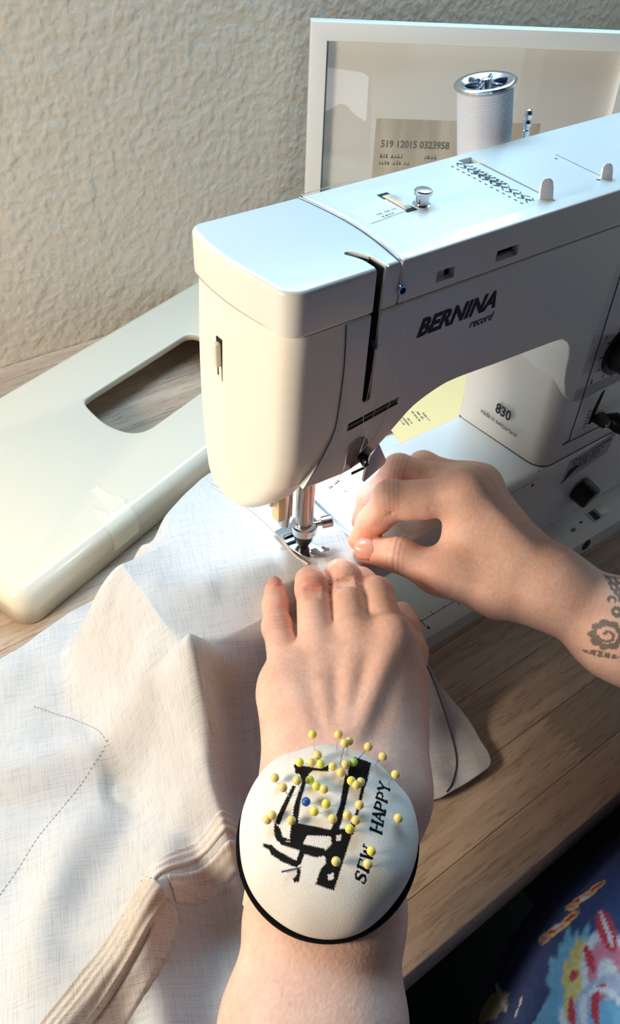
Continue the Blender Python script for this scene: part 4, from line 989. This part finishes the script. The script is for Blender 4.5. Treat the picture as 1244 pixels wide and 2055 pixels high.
palm = [(*RP['index'][0], at(1085, 1165, .4560), .0160), (*RP['middle'][0], at(1090, 1168, .4680), .0150), (at(936, 976, .4780), .0110, at(1092, 1176, .4800), .0150), (*RP['pinky'][0], at(1095, 1172, .4880), .0140),
        (RP['index'][0][0], .0095, RP['pinky'][0][0], .0085), (at(942, 1018, .4540), .0115, at(930, 1112, .4530), .0120), (*RP['thumb'][0], at(1000, 1173, .4560), .0165), (at(1000, 1173, .4560), .0165, *wr1),
        (at(950, 1080, .4560), .0130, at(1060, 1160, .4600), .0165), (at(960, 1040, .4640), .0120, at(1080, 1150, .4700), .0150), (*wr1, *wr2), (*wr1, *ra1), (*wr2, *ra2), (*ra1, *ra2), (*ra1, *ra3), (*ra2, *ra4)]
allp = np.array([p[0] for p in palm] + [p[2] for p in palm] + [j[0] for f in RP.values() for j in f])
fd = Field(allp.min(0) - .040, allp.max(0) + .040, .00095)
fd.add(fd.V, palm, .012)
kn = RP['index'][0][0]; fd.add(fd.V, [(kn + np.array([.001, 0, .004]), .0078, kn + np.array([.001, 0, .004]), .0078), (kn + np.array([0, 0, .0085]), .0020, at(1060, 1110, .4450), .0015)], .007)
Pm = fd.V.copy()
for nme, js in RP.items():
    tmp = np.full_like(fd.V, .03); fd.add(tmp, chain(js), .0045)
    if nme in ('index', 'middle', 'ring'):
        k1 = js[1][0] + np.array([-.002, 0, .0015]); fd.add(tmp, [(k1, js[1][1] * .92, k1, js[1][1] * .92)], .005)
    if nme == 'index':                                   # soft pads under the bent phalanges
        fd.add(tmp, [(at(850, 1012, .4470), .0088, at(820, 1014, .4470), .0088), (at(772, 1030, .4510), .0080, at(762, 1040, .4520), .0078)], .005)
    fd.V = np.minimum(fd.V, smin(Pm, tmp, .0075 if nme != 'thumb' else .010))
def crease(px0, px1, d, r=.0007): fd.carve(fd.V, [(at(*px0, d), r, at(*px1, d), r)], .0012)
crease((768, 1040), (800, 1020), .4415); crease((862, 1020), (858, 1048), .4380); crease((880, 1040), (900, 1056), .4385)
P, Q = surface_net(fd, 2)
cols = np.repeat(SK[None], len(P), 0)
for nme in ('index', 'middle', 'ring', 'thumb'):
    for j, mul in ((3, (1.0, .80, .74)), (2, (1.0, .90, .86)), (1, (1.0, .90, .87))): cols = blush(P, cols, RP[nme][j][0], .013, mul)
cols = blush(P, cols, at(842, 941, .455), .004, (.72, .62, .55))
ipj = RP['thumb'][2][0]; ab = RP['thumb'][3][0] - ipj; ab /= np.linalg.norm(ab); q = P - ipj; t_ = q @ ab; near_ = np.linalg.norm(q, axis=1) < .0135
for o_, w_ in ((-.0022, .30), (.0006, .34), (.0042, .12), (-.0050, .12)): cols[near_] *= (1 - w_ * np.exp(-((t_[near_] - o_) / .0006) ** 2))[:, None]
for nme in ('index', 'middle'):
    kj = RP[nme][1][0]; ab = RP[nme][0][0] - kj; ab /= np.linalg.norm(ab); q = P - kj; t_ = q @ ab; near_ = np.linalg.norm(q, axis=1) < .0125
    for o_ in (-.003, -.0005, .002, .0045): cols[near_] *= (1 - .14 * np.exp(-((t_[near_] - o_) / .0007) ** 2))[:, None]
# inked rosette on the wrist
tc_ = at(1214, 1273, .4445); q = P - tc_; tx = q @ M3[0] * 1000; ty = q @ M3[1] * 1000; tz = q @ M3[2] * 1000
rad = np.hypot(tx, ty); ang = np.arctan2(ty, tx)
ink = (rad > 4.5) & (rad < 6.8 + 1.3 * np.abs(np.sin(ang * 4.5)))
ink |= (np.abs(rad - 1.0 - (ang + math.pi) * .50) < .75) & (rad < 4.6)
ink |= (((tx + 1.5) / 7.5) ** 2 + ((ty - 10.6 - .12 * tx) / 1.7) ** 2 < 1) & (np.sin(tx * 2.2) > -.75)
ink |= (np.abs(np.hypot(tx - 5.2, ty + 12.0) - 1.9) < 1.0) | (np.abs(np.hypot(tx - 3.8, ty + 17.5) - 1.7) < .7) & (ty < -16.5)
ink |= (np.hypot((tx - 9) / 4.6, (ty + 27) / 9.0) < 1) & (np.sin(tx * 1.9 + 1) * np.sin(ty * 1.1) > -.45)
ink |= (np.abs(tx - 8.5 - .8 * np.sin(ty * .8)) < 1.0) & (ty < -9) & (ty > -22)
ink &= (np.abs(tz) < 16)
cols[ink] = cols[ink] * .16 + np.array(lin((104, 116, 116))) * .62
right_arm = net_obj('right_arm', P, Q, SKIN, person, cols)
right_arm['label'] = 'right hand pinching thumb and finger, dark rosette tattoo on the wrist'
bpy.context.view_layer.update()
tp_, ip_ = RP['thumb'][3][0], RP['thumb'][2][0]
nail_on(right_arm, tp_, ip_, .0080, .0006, .0064, .0060, out=-ray(740, 1090) + np.array([0, 0, .10]))

# ---- lap in a printed dress
body_prims = [((.33, -.344, -.015), .128, (.07, -.366, -.095), .150), ((.07, -.366, -.095), .150, (-.07, -.409, -.145), .14), ((.20, -.58, -.10), .16, (.20, -.62, .30), .14)]
fd = Field((-.22, -.80, -.38), (.52, -.40, .48), .0050); fd.add(fd.V, body_prims, .06); P, Q = surface_net(fd, 2)
bod = net_obj('unseen_torso', P, Q, PRINTCLOTH, person, np.repeat(np.array(lin((52, 62, 102)))[None], len(P), 0)); bod['label'] = 'unseen navy torso added to block light from the front'  # out-of-view torso, added to cut fill and bounce from the front
fd = Field((-.22, -.405, -.25), (.34, -.18, .13), .0018)
fd.add(fd.V, body_prims, .06)
P, Q = surface_net(fd, 3)
def hit(px, py):
    r = ray(px, py); t = np.linspace(.3, .9, 1200); pts = CAM + t[:, None] * r; i = np.clip(((pts - fd.lo) / fd.h).round().astype(int), 0, fd.n - 1); v = fd.V[i[:, 0], i[:, 1], i[:, 2]]
    k = np.argmax(v < 0); return pts[k] if v[k] < 0 else pts[np.argmin(v)]
NAVY = np.array(lin((80, 94, 142))); cols = np.repeat(NAVY[None], len(P), 0)
RED, YEL, CYA, WHI, PNK, OLV = [np.array(lin(c)) for c in ((232, 80, 92), (252, 226, 140), (140, 204, 236), (252, 250, 250), (244, 150, 170), (206, 200, 170))]
def ell(px, py, a, b, rot, col, ragged=0., ring=None):
    c = hit(px, py); i = np.clip(((c - fd.lo) / fd.h).round().astype(int), 2, fd.n - 3)
    nv = np.array([fd.V[i[0] + 2, i[1], i[2]] - fd.V[i[0] - 2, i[1], i[2]], fd.V[i[0], i[1] + 2, i[2]] - fd.V[i[0], i[1] - 2, i[2]], fd.V[i[0], i[1], i[2] + 2] - fd.V[i[0], i[1], i[2] - 2]], float); nv /= np.linalg.norm(nv) + 1e-9
    e1 = M3[0] - nv * (M3[0] @ nv); e1 /= np.linalg.norm(e1); e2 = np.cross(nv, e1); e2 = e2 if e2 @ M3[1] > 0 else -e2
    q = P - c; x = q @ e1; y = q @ e2; z = q @ nv; s = .00032
    ca, sa = math.cos(math.radians(rot)), math.sin(math.radians(rot)); u = (x * ca + y * sa) / (a * s); v = (-x * sa + y * ca) / (b * s); d = np.hypot(u, v)
    if ragged: an = np.arctan2(v, u); d = d + ragged * np.sin(an * 13) * np.sin(an * 5 + 1)
    m = (d < 1) & (np.abs(z) < .02)
    if ring: m &= d > ring
    w_ = np.clip((1.06 - d) / .12, 0, 1)[:, None] * (np.abs(z) < .02)[:, None]; cols[:] = cols * (1 - w_) + col * w_
pass
def flower(px, py, s, rot):
    for k in range(4):
        t = (k - 1.5) * 26 * s; ex_, ey_ = math.cos(math.radians(rot)), math.sin(math.radians(rot))
        ell(px + ex_ * t, py + ey_ * t, 22 * s, 12 * s, rot + (k - 1.5) * 18, YEL); ell(px + ex_ * t, py + ey_ * t, 16 * s, 7 * s, rot + (k - 1.5) * 18, RED if k % 2 else PNK)
    ell(px, py, 14 * s, 6 * s, rot, WHI)
ell(1150, 1985, 55, 100, 20, CYA, .18); ell(1172, 1985, 42, 84, 18, YEL, .14)
ell(1222, 1960, 46, 84, 6, WHI); ell(1224, 1965, 36, 70, 6, PNK); ell(1226, 1980, 20, 46, 4, WHI)
ell(1215, 2030, 66, 50, 0, np.array(lin((206, 214, 232)))); ell(1222, 2050, 40, 28, 20, CYA)
ell(1200, 1990, 16, 12, 0, RED); ell(1150, 1955, 9, 9, 0, RED); ell(1184, 1925, 7, 26, 4, RED); ell(1216, 1865, 14, 46, 8, RED); ell(1217, 1862, 4, 40, 8, WHI)
for k in range(9): ell(1165 + k * 10, 2012 - 26 * math.sin(k / 8 * 3.1), 5, 6, 0, WHI)
for k in range(5): ell(1105 + k * 22, 2048 - k * 5, 7, 26, 14, RED if k % 2 == 0 else WHI)
ell(1090, 2060, 60, 22, -20, CYA, .1)
flower(1172, 1800, .8, -40); flower(1118, 1862, .85, -42); ell(985, 2020, 26, 70, 20, OLV, .1); ell(1005, 2000, 4, 60, -8, WHI); ell(1040, 2018, 18, 3, -30, WHI)
dress = net_obj('dress', P, Q, PRINTCLOTH, person, cols); dress['label'] = 'navy cotton dress with red, yellow and white flower print'

# teal storage box in the dark under the desk
bin_ = root('storage_box', (.03, -.12, -.75), 'dark teal storage box in the shade under the desk', 'storage box')
TEAL = pm('dark_teal_plastic', (34, 52, 60), .6)
box('box_body', (-.02, -.20, -.75), (.16, -.03, -.36), TEAL, bin_, .006); box('box_lid', (-.026, -.206, -.36), (.166, -.024, -.335), TEAL, bin_, .004)

# ------------------------------------------------------------------ wrist pincushion
pc = at(658, 1679, .3590); vr = ray(658, 1679)
upi = -M3[1]; rti = M3[0]
nz_ = -vr + .24 * upi - .08 * rti; nz_ /= np.linalg.norm(nz_)
ux = rti - nz_ * (rti @ nz_); ux /= np.linalg.norm(ux); uy = np.cross(nz_, ux)
RC, HC = .0370, .0195
def dome(r): return HC * np.sqrt(np.maximum(1 - np.minimum(r, 1) ** 2.3, 0)) + .0035
PCM = Matrix(((ux[0], uy[0], nz_[0], pc[0]), (ux[1], uy[1], nz_[1], pc[1]), (ux[2], uy[2], nz_[2], pc[2]), (0, 0, 0, 1)))
pin_root = root('wrist_pincushion', tuple(pc), 'round white wrist pincushion printed with a black sewing machine and SEW HAPPY', 'pincushion')
Rinv = np.stack([ux, uy, nz_])
def dome_hit(cx, cy):
    """crop-frame point on the print -> local dome coordinates (mm plane) and 3D point"""
    px, py = 460 + cx / 3.11, 1440 + cy / 3.11; r = ray(px, py); o = Rinv @ (CAM - pc); dd = Rinv @ r
    t = np.linspace(.28, .42, 3000); p = o + t[:, None] * dd; rr_ = np.hypot(p[:, 0], p[:, 1]) / RC; s = p[:, 2] - np.where(rr_ < 1, dome(rr_), -1); k = np.argmax(s < 0)
    if not (s < 0).any(): k = np.argmin(np.abs(p[:, 2]))
    return p[k]
nA, nR = 720, 150
an = np.linspace(0, 2 * math.pi, nA, endpoint=False); rr_ = np.linspace(.0, 1, nR) ** .9
Rg, Ag = np.meshgrid(rr_, an, indexing='ij')
wob = 1 + .010 * np.sin(Ag * 3 + .5) + .008 * np.sin(Ag * 5 + 2)
lx = RC * Rg * np.cos(Ag) * wob; ly = RC * Rg * np.sin(Ag) * wob * 1.03; lz = dome(Rg) + .0006 * np.sin(Ag * 9) * Rg ** 6
def poly_mask(pts):
    Pp = np.array([dome_hit(*p)[:2] for p in pts]); x, y = lx.ravel(), ly.ravel(); ins = np.zeros(x.shape, bool); j = len(Pp) - 1
    jx = x + .00022 * np.sin(x * 9000 + y * 5000); jy = y + .00022 * np.sin(y * 8000 - x * 6000)
    for i in range(len(Pp)):
        a, b = Pp[i], Pp[j]; c = ((a[1] > jy) != (b[1] > jy)) & (jx < (b[0] - a[0]) * (jy - a[1]) / (b[1] - a[1] + 1e-12) + a[0]); ins ^= c; j = i
    return ins
mask = np.zeros(lx.size, bool)
for pts in ([(742, 330), (775, 246), (886, 286), (862, 400), (842, 450), (735, 405)],
            [(835, 380), (876, 330), (806, 600), (775, 730), (740, 715), (792, 580), (812, 490)],
            [(725, 345), (756, 415), (700, 660), (668, 730), (632, 705), (690, 545)],
            [(628, 700), (780, 690), (655, 1082), (538, 1042), (572, 945), (606, 905), (588, 838), (640, 790)],
            [(402, 292), (445, 300), (560, 318), (622, 298), (618, 338), (520, 332), (482, 362), (452, 405), (438, 352), (416, 352)],
            [(468, 348), (505, 335), (446, 520), (430, 640), (436, 682), (392, 668), (402, 560), (430, 470), (448, 420)],
            [(396, 424), (418, 430), (336, 612), (314, 668), (286, 664), (298, 616), (346, 520)],
            [(282, 660), (318, 690), (332, 742), (376, 762), (386, 668), (436, 660), (664, 706), (652, 742), (486, 736), (452, 802), (400, 792), (378, 772), (296, 772), (278, 716)],
            [(298, 765), (462, 790), (592, 818), (602, 862), (540, 874), (470, 852), (444, 922), (408, 922), (440, 830), (330, 797)],
            [(206, 786), (262, 793), (302, 830), (412, 890), (452, 905), (420, 938), (330, 902), (258, 852), (254, 830), (212, 806)],
            [(424, 930), (448, 955), (436, 1024), (408, 1030), (394, 1008), (420, 985)]):
    mask |= poly_mask(pts)
for pts in ([(612, 985), (650, 965), (655, 1005), (620, 1020)], [(668, 735), (700, 730), (695, 765), (668, 775)], [(780, 430), (812, 450), (800, 480), (770, 470)]):
    mask &= ~poly_mask(pts)
GL = {'H': [(0, 0, 0, 1, .13), (.72, 0, .72, 1, .13), (0, .5, .72, .5, .06), (-.12, 0, .14, 0, .05), (-.12, 1, .14, 1, .05), (.58, 0, .86, 0, .05), (.58, 1, .86, 1, .05)],
      'A': [(.02, 0, .40, 1, .07), (.40, 1, .78, 0, .14), (.18, .36, .62, .36, .05), (-.10, 0, .16, 0, .05), (.62, 0, .92, 0, .05)],
      'P': [(.05, 0, .05, 1, .13), (.05, .98, .45, .98, .06), (.45, .98, .66, .85, .08), (.66, .85, .66, .62, .12), (.66, .62, .45, .47, .08), (.45, .47, .05, .47, .05), (-.10, 0, .22, 0, .05)],
      'Y': [(.0, 1, .38, .48, .13), (.76, 1, .38, .48, .06), (.38, .48, .38, 0, .13), (-.10, 1, .14, 1, .05), (.62, 1, .88, 1, .05), (.22, 0, .54, 0, .05)],
      'S': [(.68, .92, .38, 1, .07), (.38, 1, .10, .85, .08), (.10, .85, .14, .62, .11), (.14, .62, .58, .42, .13), (.58, .42, .64, .18, .11), (.64, .18, .36, 0, .08), (.36, 0, .04, .10, .07), (.68, .92, .68, .74, .05), (.04, .1, .04, .28, .05)],
      'E': [(.08, 0, .08, 1, .13), (.08, 1, .68, 1, .06), (.08, .5, .50, .5, .05), (.08, 0, .70, 0, .06), (.68, 1, .68, .76, .05), (.70, 0, .70, .26, .05), (-.08, 0, .2, 0, .05), (-.08, 1, .2, 1, .05)],
      'W': [(.0, 1, .22, 0, .12), (.22, 0, .42, .8, .06), (.42, .8, .62, 0, .12), (.62, 0, .86, 1, .06), (-.12, 1, .14, 1, .05), (.74, 1, .98, 1, .05)]}
def letters(s, p0, p1, hgt):
    """text baseline from p0 to p1 in the print's frame"""
    global mask
    a = dome_hit(*p0)[:2]; b = dome_hit(*p1)[:2]; e = (b - a); L = np.linalg.norm(e); e /= L; f = np.array([-e[1], e[0]]); adv = L / len(s); x, y = lx.ravel(), ly.ravel()
    for i, ch in enumerate(s):
        o = a + e * adv * i; u = ((x - o[0]) * e[0] + (y - o[1]) * e[1]) / hgt; v = ((x - o[0]) * f[0] + (y - o[1]) * f[1]) / hgt; near = (u > -.4) & (u < 1.5) & (v > -.3) & (v < 1.3)
        un, vn = u[near], v[near]; un = un - .12 * vn; m = np.zeros(un.shape, bool)
        for x0, y0, x1, y1, w in GL[ch]:
            dx, dy = x1 - x0, y1 - y0; t = np.clip(((un - x0) * dx + (vn - y0) * dy) / (dx * dx + dy * dy), 0, 1); m |= np.hypot(un - x0 - t * dx, vn - y0 - t * dy) < w * .80 + .03
        k = np.flatnonzero(near)[m]; mask[k] = True
letters('HAPPY', (948, 722), (1004, 418), .0042)
letters('SEW', (846, 1042), (905, 822), .0042)
pcols = np.repeat(np.array(lin((246, 240, 232)))[None], lx.size, 0); pcols[mask] = np.array(lin((24, 23, 25)))
loc = np.stack([lx.ravel(), ly.ravel(), lz.ravel()], -1); Vw = pc + loc @ Rinv
ia = np.arange(nA); ja = (ia + 1) % nA
Qd = np.concatenate([np.stack([i * nA + ia, i * nA + ja, (i + 1) * nA + ja, (i + 1) * nA + ia], -1) for i in range(nR - 1)])
Qd[:, [1, 3]] = Qd[:, [3, 1]]
me = bpy.data.meshes.new('cushion'); me.from_pydata([tuple(p) for p in Vw.tolist()], [], [tuple(q) for q in Qd.tolist()]); me.update(); set_colors(me, pcols); me.flip_normals()
cush = mesh_obj('cushion', me, CUSHION, pin_root, 180)
felt_prof = [(.010, -.0022), (RC * .985, -.0022), (RC * 1.018, -.0008), (RC * 1.026, .0018), (RC * 1.014, .0040), (RC * .95, .0044)]
ft = lathe('felt_backing', tuple(pc - uy * .0019 - ux * .0004), tuple(nz_), felt_prof, FELT, pin_root, 96, 60)
# band round the wrist
wc = at(651, 1822, .3790); axw = (lf1[0] + rf1[0]) / 2 - (Wl[0] + Wr[0]) / 2; axw /= np.linalg.norm(axw)
sx_ = (rf1[0] - lf1[0]); sx_ -= axw * (sx_ @ axw); sx_ /= np.linalg.norm(sx_); sy_ = np.cross(axw, sx_)
Vb = []; Fb = []; nb = 48
for k in range(nb):
    t = 2 * math.pi * k / nb
    for (dr, dz) in ((0, -.0048), (.0012, -.0050), (.0014, 0), (.0012, .0050), (0, .0048)):
        Vb.append(wc + sx_ * (math.cos(t) * (.0335 + dr)) + sy_ * (math.sin(t) * (.0225 + dr)) + axw * dz)
for k in range(nb):
    for j in range(4): Fb.append((k * 5 + j, ((k + 1) % nb) * 5 + j, ((k + 1) % nb) * 5 + j + 1, k * 5 + j + 1))
wb = from_py('wristband', Vb, Fb, BAND, pin_root, 60); m_ = wb.modifiers.new('thickness', 'SOLIDIFY'); m_.thickness = .001
bpt = at(783, 1808, .3700); lathe('band_button', tuple(bpt), tuple(-ray(783, 1808) + rti * .4), [(.0030, -.001), (.0032, .001), (.0022, .0018), (.0004, .002)], BLACK, pin_root, 18)

# ------------------------------------------------------------------ pins stuck in the cushion
PINM = {'o': pm('butter_yellow_pinhead', (250, 220, 132), .4, sss=.1), 'y': pm('lemon_yellow_pinhead', (250, 236, 104), .4, sss=.1), 'k': pm('lime_yellow_pinhead', (232, 232, 100), .4, sss=.1), 'g': pm('pale_green_pinhead', (186, 220, 112), .4, sss=.1), 'b': pm('blue_pinhead', (44, 98, 186), .35)}
bm = bmesh.new(); bmesh.ops.create_uvsphere(bm, u_segments=18, v_segments=12, radius=.00182); me_head = {}
base_head = bpy.data.meshes.new('pin_head'); bm.to_mesh(base_head); bm.free(); base_head.shade_smooth()
for k, m in PINM.items(): me_head[k] = base_head.copy(); me_head[k].materials.append(m)
bm = bmesh.new(); bmesh.ops.create_cone(bm, cap_ends=True, segments=8, radius1=.00022, radius2=.00022, depth=1.0, matrix=T(0, 0, .5)); me_shaft = bpy.data.meshes.new('pin_shaft'); bm.to_mesh(me_shaft); bm.free(); me_shaft.materials.append(CHROME)
def pin(cx, cy, kind, label, entry=None, grp='ball-head pins in the pincushion'):
    e = entry or (cx + 4, cy + 16); le = dome_hit(*e); E3 = pc + le @ Rinv
    px, py = 460 + cx / 3.11, 1440 + cy / 3.11; r = ray(px, py)
    d0 = np.dot(E3 - CAM, r)
    long_ = entry is not None and math.hypot(e[0] - cx, e[1] - cy) > 50
    H3 = CAM + (d0 - (.0060 if long_ else .0042)) * r
    ax = Vector(tuple(H3 - E3)); L = ax.length
    rt = root('ball_head_pin', tuple(E3), label, 'pin', grp); rt.rotation_euler = ax.to_track_quat('Z', 'Y').to_euler()
    s = bpy.data.objects.new('pin_shaft', me_shaft); COL.objects.link(s); s.parent = rt; s.scale = (1, 1, L + .006); s.location = (0, 0, -.006)
    h = bpy.data.objects.new('pin_head', me_head[kind]); COL.objects.link(h); h.parent = rt; h.location = (0, 0, L)
    return rt
PINS = [
 (520, 105, 'y', 'lemon yellow pin standing off the top left rim of the pincushion', (531, 208)),
 (682, 105, 'o', 'yellow pin standing highest at the top middle rim of the pincushion', (666, 208)),
 (720, 160, 'o', 'yellow pin with the longest bare shaft near the pincushion top', (692, 285)),
 (748, 148, 'o', 'yellow pin half hidden behind the long-shafted pin at the top', (730, 238)),
 (867, 182, 'o', 'yellow pin leaning right over the upper end of the black bar', (800, 265)),
 (958, 243, 'o', 'yellow pin at the upper right rim of the pincushion', (908, 298)),
 (1037, 355, 'o', 'yellow pin above the Y of HAPPY by the right rim', (992, 408)),
 (1054, 628, 'o', 'lone yellow pin right of the word HAPPY', None),
 (440, 280, 'y', 'lemon yellow pin on the upper left corner of the printed machine', None),
 (552, 235, 'o', 'topmost yellow pin of the trio over the printed top line', None),
 (513, 280, 'o', 'lower left yellow pin of the trio over the printed top line', None),
 (571, 290, 'k', 'greenish yellow pin of the trio over the printed top line', None),
 (646, 305, 'o', 'yellow pin at the right end of the printed top line', None),
 (725, 292, 'o', 'yellow pin just left of the pale green pin', None),
 (775, 278, 'g', 'pale green pin on the upper end of the black bar', None),
 (697, 343, 'o', 'yellow pin just below left of the pale green pin', None),
 (285, 377, 'o', 'outermost yellow pin on the upper left white cloth', (302, 418)),
 (335, 437, 'o', 'yellow pin leaning beside the thin printed line at the left', (376, 500)),
 (424, 393, 'o', 'yellow pin on the left leg of the printed machine', (446, 468)),
 (503, 390, 'k', 'upper lime pin inside the printed white square', None),
 (545, 428, 'k', 'lower lime pin inside the printed white square', None),
 (591, 446, 'o', 'yellow pin beside the two lime pins in the white square', None),
 (479, 525, 'b', 'single blue pin in the white square of the print', None),
 (605, 538, 'y', 'lemon yellow pin in the middle of the white square', None),
 (531, 585, 'y', 'lemon yellow pin low in the white square under the blue pin', None),
 (762, 395, 'y', 'lemon yellow pin left of the pair on the black bar', None),
 (820, 402, 'o', 'rear yellow pin of the pair on the black bar', None),
 (793, 420, 'o', 'front yellow pin of the pair on the black bar', None),
 (812, 545, 'o', 'yellow pin at the middle right edge of the black bar', None),
 (737, 610, 'o', 'upper left yellow pin of the three at the bar middle', None),
 (789, 640, 'o', 'right yellow pin of the three at the bar middle', None),
 (751, 695, 'y', 'lowest lemon yellow pin of the three at the bar middle', None),
 (645, 632, 'o', 'yellow pin at the lower right corner of the white square', None),
 (387, 642, 'o', 'yellow pin at the lower left corner of the white square', None),
 (268, 610, 'o', 'upper pin of the touching yellow pair on the far left', None),
 (237, 638, 'o', 'lower pin of the touching yellow pair on the far left', None),
 (666, 898, 'o', 'yellow pin on the lower black block of the print', None),
 (887, 833, 'y', 'lemon yellow pin over the W of SEW', None),
 (864, 915, 'o', 'yellow pin over the E of SEW', None)]
for cx, cy, k, lab, en in PINS: pin(cx, cy, k, lab, en)
na_, nb_ = pc + dome_hit(330, 968) @ Rinv + nz_ * .0020, pc + dome_hit(445, 935) @ Rinv + nz_ * .0003
nd = tube('hand_needle', [na_, na_ * .5 + nb_ * .5 + nz_ * .0002, nb_], [.00045, .0004, .0002], STEEL, None, 8); tag(nd, 'short steel needle lying in the lower left of the pincushion', 'needle')
